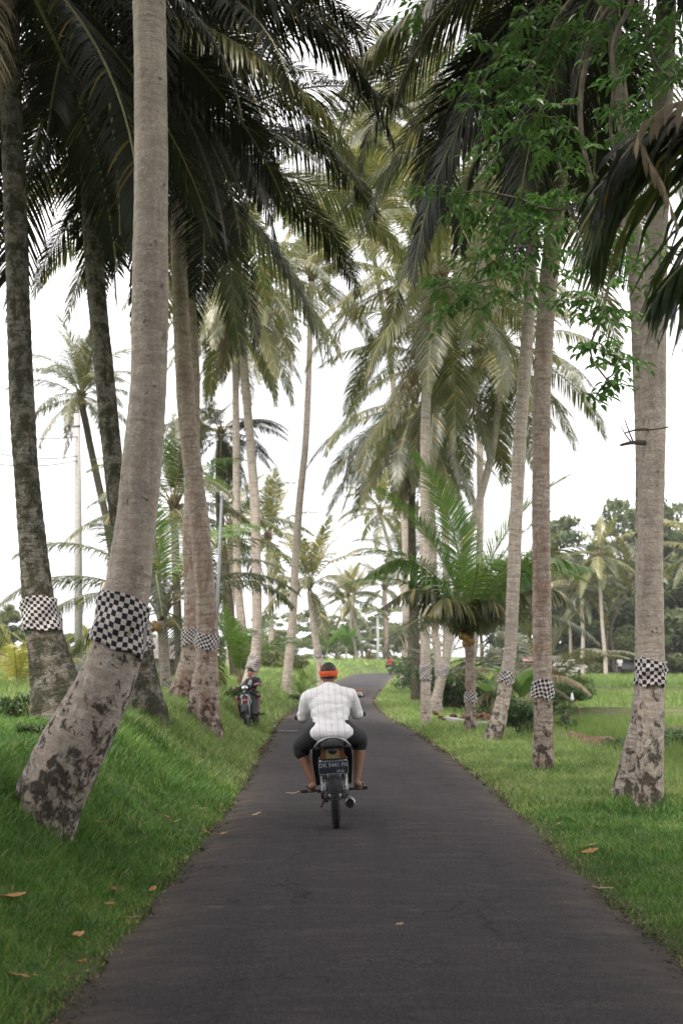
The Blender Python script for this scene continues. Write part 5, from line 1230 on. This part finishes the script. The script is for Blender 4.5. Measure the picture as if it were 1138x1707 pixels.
def head_mesh(s, mat, detail=True):
    """face looks along +y"""
    mb = MB(); mb.ell((0,.0,.02*s), (.076*s,.094*s,.105*s), n=24, m=16); mb.ell((0,.022*s,-.045*s), (.056*s,.068*s,.068*s), n=20, m=12); mb.ell((0,.055*s,-.085*s), (.028*s,.026*s,.022*s))
    mb.cap((0,.088*s,.012*s), (0,.108*s,-.026*s), .009*s, .015*s, 10)
    for sx in (-1, 1):
        mb.ell((sx*.078*s,-.008*s,-.012*s), (.012*s,.022*s,.034*s), rot=(.15,0,-sx*.35)); mb.ell((sx*.011*s,.103*s,-.032*s), (.010*s,.011*s,.008*s)); mb.cap((sx*.018*s,.088*s,.026*s), (sx*.045*s,.078*s,.026*s), .009*s, .007*s, 8); mb.ell((sx*.040*s,.062*s,-.030*s), (.022*s,.020*s,.020*s))
    return mb
def add_face(hd, s, smile=True):
    for sx in (-1, 1):
        MB().ell((sx*.030*s,.086*s,.004*s), (.014*s,.009*s,.007*s)).build('eye', M['eye'], hd); MB().cap((sx*.016*s,.097*s,.028*s), (sx*.046*s,.086*s,.030*s), .005*s, .003*s, 6).build('eyebrow', M['hair'], hd)
    m = MB(); pts = [(x*.026*s, .094*s-abs(x)*.010*s, -.058*s+abs(x)**2*.010*s) for x in (-1,-.6,0,.6,1)]; m.tube(pts, [.003*s,.007*s,.009*s,.007*s,.003*s], 8); m.build('mouth', M['lips'], hd)
    if smile: m = MB(); m.tube([(x*.018*s, .102*s-abs(x)*.008*s, -.057*s+abs(x)**2*.007*s) for x in (-1,-.5,0,.5,1)], [.002*s,.004*s,.005*s,.004*s,.002*s], 6); m.build('teeth', M['teeth'], hd)
def make_person(label, base, rz, J, skin='skin', s=1.0, head_rot=(0,0,0), vox=.009, lean=0, group=None, smile=False):
    mb = tube_body(J, s=s); hc = Vector(J['head']); Mh = Euler(head_rot).to_matrix(); hm = head_mesh(s*.95, skin)
    mb.add([Mh@Vector(v)+hc for v in hm.V], hm.F)
    o = mb.build('person', M[skin], None, loc=base, rot=(0, lean, rz), voxel=vox, smooth_it=2); tag(o, label, 'person', group)
    h = bpy.data.objects.new('tmp', None); return o, hc, Mh

# the man riding away from us
bd = ground_d(561, 1377); bx = (561-569)/FPX*bd; bz = float(zroad(bd))+.04
LEAN = -R(3.2); YAW = R(1.0)
bike = motorbike('black motorbike with a dark blue number plate ridden up the road', (bx, bd, bz), YAW, LEAN)
J = dict(hip=(0,.20,.89), chest=(0,.36,1.13), neck=(0,.42,1.29), head=(.005,.455,1.385),
         shl=(-.190,.37,1.165), shr=(.190,.37,1.165), ell=(-.270,.47,.985), elr=(.270,.47,.985), wrl=(-.305,.70,.985), wrr=(.305,.70,.985),
         grl=(-.305,.79,.985), grr=(.305,.79,.985), gxl=(1,.4,0), gxr=(1,-.4,0),
         hjl=(-.10,.20,.88), hjr=(.10,.20,.88), knl=(-.31,.57,.71), knr=(.28,.58,.75), anl=(-.205,.46,.375), anr=(.225,.47,.375), tol=(-.235,.61,.325), tor=(.255,.60,.325))
man, hc, Mh = make_person('man in white striped shirt, black shorts and orange headcloth riding away', (bx, bd, bz), YAW, J, lean=LEAN, head_rot=(R(-4), R(2), R(-5)))
def clothes_shirt(parent, J, mat, s=1.0, hem=.76, vox=.010, long=False, width=1.0, belly=1.0):
    v = lambda k: Vector(J[k]); mb = MB(); hip, ch, nk = v('hip'), v('chest'), v('neck')
    for k, (q, rx, ry) in enumerate([(-.12,.205,.16),(.0,.186,.155),(.3,.172,.15),(.6,.185,.16),(.9,.205,.155),(1.1,.19,.14),(1.3,.145,.115)]):
        c = hip.lerp(ch, q); mb.ell(c+Vector((0,-.005,0)), (rx*s*width, ry*s*belly, .11*s), n=24, m=12)
    for sd in ('l', 'r'):
        sh, el, wr = v('sh'+sd), v('el'+sd), v('wr'+sd); mb.cap(ch.lerp(sh, .25)+Vector((0,0,.05*s)), sh+Vector((0,0,.0)), .10*s, .088*s, 16)
        e = el if long else sh.lerp(el, .84); mb.cap(sh, e, .086*s, .070*s, 16)
        if long: mb.cap(el, wr, .06*s, .04*s, 12)
    mb.cap(ch.lerp(nk, .35), nk+Vector((0,0,-.03*s)), .11*s, .066*s, 16)
    o = mb.build('shirt' if not long else 'jacket', M[mat], parent, voxel=vox, smooth_it=14)
    dg = bpy.context.evaluated_depsgraph_get(); dg.update(); me = bpy.data.meshes.new_from_object(o.evaluated_get(dg)); old = o.data; o.modifiers.clear(); o.data = me; bpy.data.meshes.remove(old)
    n = len(me.vertices); co = np.zeros(n*3); me.vertices.foreach_get('co', co); co = co.reshape(-1, 3); no = np.zeros(n*3); me.vertices.foreach_get('normal', no); no = no.reshape(-1, 3)
    dsp = np.zeros(n)
    for i in range(n):
        x, y, z = co[i]; q = Vector((x*3.2+z*1.6, y*3.0, z*4.2-abs(x-.04)*2.0+5))/s
        a = mnoise.noise(q); b_ = mnoise.noise(q*2.3+Vector((7,1,3))); low = max(0, 1-abs(z-hip.z-.10*s)/(.16*s))
        dsp[i] = (-abs(a)*.020+.008 + (-abs(b_)*.010+.003) - low*abs(mnoise.noise(Vector((x*5, y*4, z*16))/s))*.018)*s
    co += no*dsp[:, None]; me.vertices.foreach_set('co', co.ravel()); me.update()
    if len(me.materials) == 0: me.materials.append(M[mat])
    return o
clothes_shirt(man, J, 'shirt', 1.0)
def clothes_shorts(parent, J, mat, s=1.0, ln=.88, name='shorts', vox=.010, r1=.086):
    v = lambda k: Vector(J[k]); mb = MB(); mb.ell(v('hip')+Vector((0,0,-.03*s)), (.175*s,.15*s,.12*s), n=20, m=12)
    for sd in ('l', 'r'):
        hj, kn = v('hj'+sd), v('kn'+sd); mb.cap(hj, hj.lerp(kn, ln), .105*s, r1*s, 14)
        if ln > 1: mb.cap(kn, v('an'+sd), .08*s, .055*s, 12)
        else: mb.cap(hj.lerp(kn, ln), hj.lerp(kn, ln)+Vector((0,.0,-.06*s)), r1*s, r1*.98*s, 14)
    return mb.build(name, M[mat], parent, voxel=vox, smooth_it=3)
clothes_shorts(man, J, 'shorts', 1.0, ln=.93)
def hair_cap(parent, hc, Mh, s, mat='hair', low=False, name='hair'):
    mb = MB(); mb.ell((0,-.012*s,.045*s), (.082*s,.094*s,.088*s), n=24, m=14)
    if low: mb.ell((0,-.034*s,.012*s), (.078*s,.070*s,.066*s), n=20, m=12)
    mb.V = [tuple(Mh@Vector(v)+hc) for v in mb.V]; return mb.build(name, M[mat], parent, voxel=.007*s, smooth_it=1)
hair_cap(man, hc, Mh, .96, low=True)
mb = MB(); rnd = random.Random(4)
for zz, rr in ((.010,.088),(.028,.091),(.044,.089)):
    pts = [(math.cos(a)*rr*.98, math.sin(a)*rr*1.14-.008, zz+.004*math.sin(a*3)+.012*math.sin(a)) for a in np.linspace(0, 2*math.pi, 30)]; mb.tube(pts, .0125, 8)
mb.cap((-.062,.02,.05), (-.088,.0,.128), .016, .005, 8); mb.cap((-.05,.03,.06), (-.045,.02,.125), .014, .004, 8)
mb.V = [tuple(Vector(v)*.94+hc) for v in mb.V]; mb.build('headcloth', M['headband'], man, voxel=.006, smooth_it=2)
mb = MB(); nk = Vector(J['neck']); pts = [(math.cos(a)*.066, math.sin(a)*.062+nk.y-.005, nk.z-.004+.012*math.sin(a)) for a in np.linspace(0, 2*math.pi, 26)]; mb.tube(pts, .012, 8, flat=1.4); mb.build('collar', M['shirt'], man)
for sd in ('l', 'r'):
    a = Vector(J['an'+sd]); t_ = Vector(J['to'+sd]); f = (t_-a).normalized(); mb = MB()
    c = a.lerp(t_, .5); mb.box((c.x+f.x*.03, c.y+f.y*.03, t_.z-.036), (.088,.26,.018), rot=(0,0,math.atan2(f.y, f.x)-math.pi/2), bev=.006)
    sdv = f.cross(Vector((0,0,1))).normalized(); q = a.lerp(t_, .62); mb.tube([q+sdv*.045+Vector((0,0,-.03)), q+Vector((0,0,.03)), q-sdv*.045+Vector((0,0,-.03))], .010, 6); mb.build('sandal', M['sandal'], man)

# the boy on the leaning scooter, turned to look at us
fx_ = P(414, 1213, 25.2); SL = R(9); SY = R(180-5)
fwd_ = Vector((-math.sin(SY), math.cos(SY), 0)); rp = Vector((fx_.x, fx_.y, 0))-fwd_*1.23*.94
bpos = (rp.x, rp.y, h1(fx_.x, fx_.y)-.03)
scoot = motorbike('black scooter with a red side stripe parked facing us on the grass verge', bpos, SY, SL, plate='DK 3817', plate2='', style='scooter', sc=.94, mirrors=(), bars=R(10), lens='redlens', platemat='paint_grey', inkmat='alu')
Jb = dict(hip=(-.03,.34,.84), chest=(-.14,.46,1.05), neck=(-.15,.53,1.17), head=(-.125,.575,1.265),
          shl=(-.255,.44,1.10), shr=(-.03,.52,1.11), ell=(-.34,.62,.97), elr=(.12,.68,.97), wrl=(-.29,.75,1.01), wrr=(.24,.80,.98),
          grl=(-.27,.80,1.00), grr=(.27,.86,.985), gxl=(1,.3,0), gxr=(1,-.3,0),
          hjl=(-.09,.36,.82), hjr=(.09,.36,.82), knl=(-.25,.66,.76), knr=(.25,.70,.76), anl=(-.21,.60,.42), anr=(.24,.66,.42), tol=(-.22,.72,.37), tor=(.25,.78,.37))
for k in Jb: Jb[k] = tuple(c*.94 for c in Jb[k])
HRB = (-.12, -.12, R(-6)); 
boy, hcb, Mb = make_person('smiling boy in dark printed shirt and shorts sitting astride the parked scooter', bpos, SY, Jb, 'skin_boy', s=.80, head_rot=HRB, lean=SL, vox=.008)
clothes_shirt(boy, Jb, 'cam_shirt', .66, vox=.009); clothes_shorts(boy, Jb, 'boy_shorts', .78, ln=.93, vox=.010)
hair_cap(boy, hcb+Mb@Vector((0,-.020,.022)), Mb, .88)
fh = MB().ell((0,.068,-.01), (.05,.016,.07)).build('face', M['skin_boy'], boy, loc=hcb, rot=HRB); add_face(fh, .84)
MB().cap((-.10,.56,1.03), (-.06,.57,.93), .04, .05, 12).build('neckerchief', M['grey_cloth'], boy, voxel=.01)

# the rider in red far ahead at the crest
rd = 99.0; rx_ = (649-569)/FPX*rd; rz_ = float(zroad(rd))+.03
fb = motorbike('small dark motorbike with a white number plate far ahead at the crest of the road', (rx_, rd, rz_), R(-8), 0, plate='DK 2206', plate2='', platemat='plate_white', inkmat='paint_black', lens='redlens', mirrors=(), group=None)
Jr = dict(J); Jr['head'] = (.0,.40,1.47); Jr['neck'] = (0,.38,1.36); Jr['chest'] = (0,.32,1.18)
rider2, hc2, Mh2 = make_person('rider in crimson jacket and white helmet on the distant motorbike', (rx_, rd, rz_), R(-8), Jr, vox=.016)
clothes_shirt(rider2, Jr, 'crimson', 1.02, vox=.016, long=True); clothes_shorts(rider2, Jr, 'dark_cloth', 1.0, ln=1.02, name='trousers', vox=.016)
MB().ell((0,0,.02), (.125,.14,.13), n=20, m=12).build('helmet', M['white_shell'], rider2, loc=hc2)

# ------------------------------------------------------------------ poles, wires, hut, field furniture
M['concrete'] = plain('pole_concrete', (.36,.345,.335), .85, var=.2, nscale=10, bump=.4); M['steel'] = plain('galvanised_steel', (.33,.34,.36), .5, metal=.6, var=.2)
M['white_pole'] = plain('whitewashed_pole', (.55,.55,.56), .8); M['wire'] = plain('cable', (.03,.03,.03), .6)
M['roof'] = plain('grey_thatch_sheet', (.30,.27,.25), .85, var=.3, nscale=9, bump=.6); M['wallw'] = plain('plaster', (.42,.38,.34), .9, var=.25, nscale=5)
def pole(name, label, cat, p0, p1, r0, r1, mat, d=None, extra=None):
    b = P(*p0); t_ = P(*p1); gz = h1(b.x, b.y); base = Vector((b.x, b.y, gz)); root = empty(name, base); tag(root, label, cat)
    MB().tube([Vector((0,0,-.3)), (t_-base)*.5, t_-base], [r0, (r0+r1)/2, r1], 14).build('shaft', M[mat], root)
    return root, t_-base, base
up, ut, ub = pole('utility_pole', 'tall concrete utility pole behind the leaning foreground palm on the left', 'utility pole', (133,1130,36), (129,690,36), .135, .10, 'concrete')
MB().lathe([(.11,-.03),(.125,-.03),(.125,.03),(.11,.03)], n=14, closed=True).build('band', M['steel'], up, loc=(ut.x,ut.y,ut.z-.4))
for (a, b_, sag, lab) in [((-160,700,30),(129,728,35.9),.25,'upper black cable running left from the concrete pole'), ((-160,690,30),(129,760,35.9),.5,'middle thin cable running left from the concrete pole'), ((-160,725,30),(129,768,35.9),.45,'lower thin cable running left from the concrete pole')]:
    A, B_ = P(*a), P(*b_); pts = [A.lerp(B_, q/12)+Vector((0,0,-sag*4*(q/12)*(1-q/12))) for q in range(13)]; tag(MB().tube(pts, .014, 5).build('power_cable', M['wire']), lab, 'cable')
sp, st_, sb = pole('street_lamp', 'thin leaning grey steel lamp pole among the left hand palms', 'street lamp', (356,1140,27), (370,828,27), .045, .035, 'steel')
MB().cap((st_.x,st_.y,st_.z+.02), (st_.x,st_.y,st_.z+.10), .05, .04, 10).build('lamp_head', M['white_pole'], sp)
pole('utility_pole', 'slim whitewashed pole at the crest left of the rider in red', 'pole', (630,1116,118), (629,1030,118), .16, .12, 'white_pole')
pole('utility_pole', 'slim white pole far off behind the skirted palm', 'pole', (672,1112,124), (671,1010,124), .1, .08, 'white_pole')
# the small brown figure at the crest
p = P(616, 1116, 118); fg = empty('statue', (p.x, p.y, h1(p.x, p.y))); fg.scale = (1.3,)*3; tag(fg, 'small dark brown statue on the verge just left of the white pole at the crest', 'statue')
M['laterite'] = plain('dark_laterite', (.10,.045,.03), .9, var=.4)
MB().lathe([(0,0),(.22,0),(.2,.12),(.14,.15),(.15,.5),(0,.55)], n=12).build('pedestal', M['laterite'], fg)
MB().cap((0,0,.5), (0,0,.75), .13, .16, 10).cap((0,0,.7), (0,0,.9), .15, .07, 10).cap((-.16,0,.72), (-.2,.0,.45), .05, .04, 8).cap((.16,0,.72), (.2,0,.45), .05, .04, 8).ell((0,0,1.0), (.1,.1,.12)).lathe([(.1,1.05),(.14,1.1),(.06,1.18),(0,1.22)], n=10).build('figure', M['laterite'], fg, voxel=.02)
# hut
p = P(272, 1135, 46); hx, hy = p.x, 46.; hb = h1(hx, hy)-.35; hut = empty('hut', (hx, hy, hb), (0,0,R(12))); tag(hut, 'low hut with a pale grey pitched roof seen between the left hand trunks', 'hut')
MB().box((0,0,.7), (2.3,2.2,1.4)).build('wall', M['wallw'], hut, sm=False)
V = []; F = []
for s in (0, 1):
    for y_, z_ in ((-1.5,1.15),(0,1.98),(1.5,1.15),(1.42,1.10),(0,1.90),(-1.42,1.10)): V.append(((-1.5,1.5)[s], y_, z_))
F = [(i, (i+1) % 6, 6+(i+1) % 6, 6+i) for i in range(6)]+[(5,4,3,2,1,0),(6,7,8,9,10,11)]
mobj('roof', mesh_np('roof', V, F, M['roof'], sm=False), hut)
dr_ = MB().box((.3,-1.105,.55), (.55,.03,1.1), bev=.004).build('door', M['tree_bark'], hut); MB().box((-.6,-1.105,.8), (.4,.03,.4), bev=.004).build('window', M['hole'], hut)
# concrete kerb and husk pile under the palms at the bend
kb = [P(742,1183,31), P(795,1196,28.5), P(850,1200,27.5)]; mb = MB()
pts = [Vector((q.x, q.y, h1(q.x, q.y)+.03)) for q in kb]
for a, b_ in zip(pts, pts[1:]):
    d_ = b_-a; mb.box((a+b_)/2, (d_.length,.14,.16), rot=(0,0,math.atan2(d_.y, d_.x)), bev=.015)
tag(mb.build('ditch_edging', M['concrete']), 'low grey concrete edging behind the short young palm', 'edging')
husks = empty('husk_heap', (P(800,1182,31).x, 31, h1(P(800,1182,31).x, 31))); tag(husks, 'heap of brown coconut husks behind the short young palm', 'husk heap'); rnd = random.Random(9)
mb = MB()
for i in range(60): mb.cap((rnd.gauss(0,.5), rnd.gauss(0,.22), abs(rnd.gauss(0,.09))+.03), (rnd.gauss(0,.5)*.0+rnd.gauss(0,.55), rnd.gauss(0,.22), .08), .02, .03, 5) if i < 12 else mb.ell((rnd.gauss(0,.5), rnd.gauss(0,.22), abs(rnd.gauss(0,.08))+.05), (rnd.uniform(.05,.12), rnd.uniform(.05,.1), rnd.uniform(.03,.06)), rot=(rnd.random(), rnd.random(), rnd.random()*3), n=8, m=5)
mb.build('husk', M['laterite'], husks)
# earth mound in the rice field
p = P(965, 1205, 25.5); md = empty('earth_mound', (p.x, p.y, h1(p.x, p.y)+.0)); md.scale = (1.35, 1.2, 1.25); tag(md, 'reddish brown earth mound at the near end of the rice field', 'earth mound')
V = []; F = []; n = 34
for j in range(n+1):
    for i in range(n+1):
        u = i/n*2-1; v_ = j/n*2-1; q = max(0, 1-u*u-v_*v_); V.append((u*1.0, v_*.75, .42*q**.7*(.75+.5*mnoise.noise((u*2, v_*2, 1)))+.05*mnoise.noise((u*7, v_*7, 3))-.04))
F = [(j*(n+1)+i, j*(n+1)+i+1, (j+1)*(n+1)+i+1, (j+1)*(n+1)+i) for j in range(n) for i in range(n)]
M['earth'] = plain('red_earth', (.17,.10,.065), .95, var=.5, nscale=9, bump=1); mobj('soil', mesh_np('soil', V, F, M['earth']), md)
# small flowering shrub with a white bag hung on it
sh = shrub('thin sapling with reddish tips standing in the rice field', 944, 1172, 33, .55, 21, n=260, ls=.06, name='sapling', tall=2.4)
M['bag'] = plain('white_plastic', (.62,.64,.68), .5, bump=.4)
p = P(953, 1163, 32.6); MB().cap((0,0,0), (0,0,.16), .07, .04, 10).ell((0,0,-.05), (.085,.06,.08)).cap((0,0,.15), (.03,0,.28), .012, .008, 6).build('plastic_bag', M['bag'], None, loc=p, voxel=.012, scale=(.65,)*3); tag(bpy.data.objects['plastic_bag'], 'white plastic bag hanging on the thin sapling in the field', 'bag')
# far side of the field: awning stall, parked cars, a person in white
p = P(893, 1106, 112); stl = empty('market_stall', (p.x, 112, h1(p.x, 112))); stl.scale = (.75,)*3; tag(stl, 'stall with a faded red awning across the field behind the reddish trunk', 'stall')
M['awning'] = plain('faded_red_awning', (.26,.13,.12), .8, var=.3, nscale=3)
V = [(-1.9,-1.3,1.65),(1.9,-1.3,1.65),(1.9,0,2.15),(-1.9,0,2.15),(1.9,1.3,1.75),(-1.9,1.3,1.75)]; aw = mobj('awning', mesh_np('awning', V, [(0,1,2,3),(3,2,4,5)], M['awning'], sm=False), stl); aw.modifiers.new('s', 'SOLIDIFY').thickness = .04
for x, y in ((-1.8,-1.2),(1.8,-1.2),(-1.8,1.2),(1.8,1.2)): MB().tube([(x,y,0),(x,y,1.72)], .04, 6).build('post', M['steel'], stl)
MB().box((0,-.6,.45), (3.0,.7,.9), bev=.03).build('counter', M['laterite'], stl)
def car(label, px, d, colr, rz, h=1.45):
    p = P(px, 1104, d); root = empty('parked_car', (p.x, d, h1(p.x, d)), (0,0,rz)); tag(root, label, 'car', 'cars parked beyond the field')
    prof = [(-2,.35),(-2.05,.8),(-1.85,.95),(-1.1,1.0),(-.7,1.42),(.9,1.45),(1.6,1.0),(2.0,.9),(2.05,.4),(1.9,.28),(-1.9,.28)]
    V = []; F = []; ws = [.78,.82,.8,.8,.66,.66,.78,.78,.78,.76,.76]; n = len(prof)
    for s in (-1, 1): V += [(x, s*w_, z) for (x, z), w_ in zip(prof, ws)]
    F = [tuple(reversed(range(n))), tuple(range(n, 2*n))]+[(i, (i+1) % n, n+(i+1) % n, n+i) for i in range(n)]
    o = mobj('body', mesh_np('body', V, F, M[colr], sm=False), root); bv = o.modifiers.new('b', 'BEVEL'); bv.width = .07; bv.segments = 3
    MB().box((.1,0,1.2), (1.9,1.52,.30), bev=.08, taper=(.8,.92)).build('window', M['hole'], root)
    for x in (-1.25, 1.3):
        for s in (-1, 1): MB().lathe([(0,-.1),(.2,-.1),(.31,-.08),(.31,.08),(.2,.1),(0,.1)], axis='Y', n=18).build('wheel', M['rubber'], root, loc=(x, s*.74, .31))
M['car_silver'] = plain('silver_car_paint', (.42,.43,.45), .3, metal=.3, coat=.6); M['car_white'] = plain('white_car_paint', (.6,.6,.6), .3, coat=.6)
car('white car parked across the field right of the reddish palm trunk', 940, 108, 'car_white', .1); car('silver car parked across the field left of the thick palm', 1056, 112, 'car_silver', 0)
Js = dict(hip=(0,0,.92), chest=(0,0,1.22), neck=(0,0,1.42), head=(0,.01,1.56), shl=(-.18,0,1.38), shr=(.18,0,1.38), ell=(-.24,.02,1.08), elr=(.24,.02,1.08), wrl=(-.24,.12,.85), wrr=(.24,.12,.85), grl=(-.24,.16,.78), grr=(.24,.16,.78), gxl=(0,1,0), gxr=(0,1,0),
          hjl=(-.09,0,.9), hjr=(.09,0,.9), knl=(-.10,.03,.5), knr=(.10,.01,.5), anl=(-.11,0,.09), anr=(.11,0,.09), tol=(-.12,.14,.03), tor=(.12,.14,.03))
p = P(1032, 1106, 108); fp, hf, Mf = make_person('person in a white shirt standing at the far edge of the rice field', (p.x, 108, h1(p.x, 108)), R(160), Js, vox=.02)
clothes_shirt(fp, Js, 'white_shell', 1.0, vox=.02); clothes_shorts(fp, Js, 'dark_cloth', 1, ln=1.02, name='trousers', vox=.02); hair_cap(fp, hf, Mf, 1.05)

# fallen leaves and husks, each with its own place
M['dry1'] = plain('dry_orange_leaf', (.42,.21,.08), .8, var=.35, nscale=20); M['dry2'] = plain('dry_tan_leaf', (.46,.35,.20), .8, var=.3, nscale=20); M['dry3'] = plain('dry_brown_leaf', (.22,.10,.05), .8, var=.35, nscale=20)
def fallen(label, px, py, L, wd, mat, rz, seed, curl=.35):
    d = 5.0
    for _ in range(60):
        q = P(px, py, d); g = h1(q.x, q.y)+.03; dn = (EYE-g)*FPX/(py-HOR); d = d*.6+min(max(dn, 3), 120)*.4
    q = P(px, py, d); g = h1(q.x, q.y)+(.045 if (q.x < float(XL(q.y)) or q.x > float(XR(q.y))) else .045); rnd = random.Random(seed); V = []; F = []; n = 8
    for i in range(n+1):
        s = i/n; w_ = wd*math.sin(math.pi*min(.98, max(.03, s)))**.7/2; z = curl*L*(s-.5)**2+.01*rnd.random()
        V += [((s-.5)*L, -w_, z+curl*w_*.8), ((s-.5)*L, 0, z), ((s-.5)*L, w_, z+curl*w_*.7)]
    for i in range(n): F += [(3*i,3*i+1,3*i+4,3*i+3),(3*i+1,3*i+2,3*i+5,3*i+4)]
    o = mobj('fallen_leaf', mesh_np('fallen_leaf', V, F, M[mat]), None, (q.x, q.y, g), (rnd.uniform(-.3,.3), rnd.uniform(-.3,.1), rz)); o.modifiers.new('s', 'SOLIDIFY').thickness = .002; tag(o, label, 'leaf', 'dry leaves fallen on the grass and the road')
fl = [('large orange leaf at the left edge of the picture on the grass', 22,1484,.17,.07,'dry1',.9), ('tan leaf pair on the grass edge low on the left', 215,1520,.14,.05,'dry2',.3), ('brown leaf in the grass below the tan pair', 131,1544,.10,.06,'dry1',1.2), ('orange leaf near the bottom left on the grass', 38,1608,.14,.04,'dry1',0),
      ('upright orange leaf at the road edge halfway down the left', 255,1472,.10,.05,'dry1',1.4), ('brown leaf beside the foot of the foreground palm', 167,1367,.12,.06,'dry3',.6), ('brown leaf high on the left bank', 281,1358,.12,.05,'dry3',2.6), ('tan leaf next to the brown one on the left bank', 293,1364,.10,.05,'dry2',.2),
      ('small tan leaf on the bank just left of the road', 337,1343,.09,.04,'dry2',.1), ('pale leaf on the tarmac left of the motorbike', 428,1352,.10,.05,'dry2',.2), ('leaf on the tarmac edge left of the rider', 372,1384,.09,.05,'dry1',.7), ('small leaf curled at the left tarmac edge', 343,1381,.09,.04,'dry1',2.8),
      ('yellow sliver of leaf on the tarmac by the left sandal', 488,1318,.16,.03,'dry2',0), ('pale leaf near the bottom of the road', 243,1691,.09,.04,'dry2',.2), ('small pale leaf on the middle of the road', 666,1527,.05,.03,'dry2',.3), ('orange curled leaf in the right grass, lower of two', 983,1412,.14,.07,'dry1',-.2),
      ('tan curled leaf in the right grass, upper of two', 984,1402,.12,.05,'dry2',.2), ('long tan leaf at the right road edge', 1002,1471,.16,.04,'dry2',-.1), ('brown leaf below the thick right hand palm', 1054,1371,.09,.05,'dry3',.1), ('brown leaf on the grass left of the thick right hand palm', 995,1370,.08,.05,'dry3',.4),
      ('tan leaf at the right road edge near the middle', 884,1375,.09,.05,'dry2',-.6), ('small leaf on the right grass verge', 930,1368,.08,.04,'dry2',.2), ('orange fleck of leaf low on the left grass edge', 137,1585,.07,.04,'dry1',1.1), ('brown leaf in the left grass above the tan pair', 190,1472,.09,.04,'dry3',2.2), ('small orange leaf just above the left road edge', 183,1495,.07,.04,'dry1',.5)]
for i, a in enumerate(fl): fallen(*a, i)
# low white boundary mark painted across the left tarmac edge
def mark(px0, px1, py, wd, label):
    d = ground_d(0, py) if False else ground_d(460, py); a = P(px0, py, d); b_ = P(px1, py, d); z = float(zroad(d))+.036; V = []; n = 14; rnd = random.Random(int(px0))
    for i in range(n+1):
        x = a.x+(b_.x-a.x)*i/n; zz = z-.0; q = wd*(.5+.5*rnd.random()); V += [(x, d-q/2, zz), (x, d+q/2+.04*i/n, zz)]
    o = mobj('worn_marking', mesh_np('worn_marking', V, [(2*i,2*i+2,2*i+3,2*i+1) for i in range(n)], M['wornpaint'], sm=False)); tag(o, kind='structure')
M['wornpaint'] = plain('worn_white_paint', (.26,.25,.24), .9, var=.5, nscale=14)
mark(462, 496, 1218, .22, '')

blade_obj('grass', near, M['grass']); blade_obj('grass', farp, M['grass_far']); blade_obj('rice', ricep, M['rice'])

# ------------------------------------------------------------------ haze: the air over the fields
HZ = 0.00036
hb_ = MB().box((0, 75, 14), (520, 260, 35.5)); ho = hb_.build('haze', [], sm=False)
mt = bpy.data.materials.new('haze_air'); mt.use_nodes = True; n_ = mt.node_tree; n_.nodes.clear(); oo = n_.nodes.new('ShaderNodeOutputMaterial'); pv = n_.nodes.new('ShaderNodeVolumePrincipled')
pv.inputs['Density'].default_value = HZ; pv.inputs['Color'].default_value = (.92,.94,.96,1); pv.inputs['Anisotropy'].default_value = .2; n_.links.new(pv.outputs[0], oo.inputs['Volume'])
ho.data.materials.append(mt); tag(ho, kind='stuff')
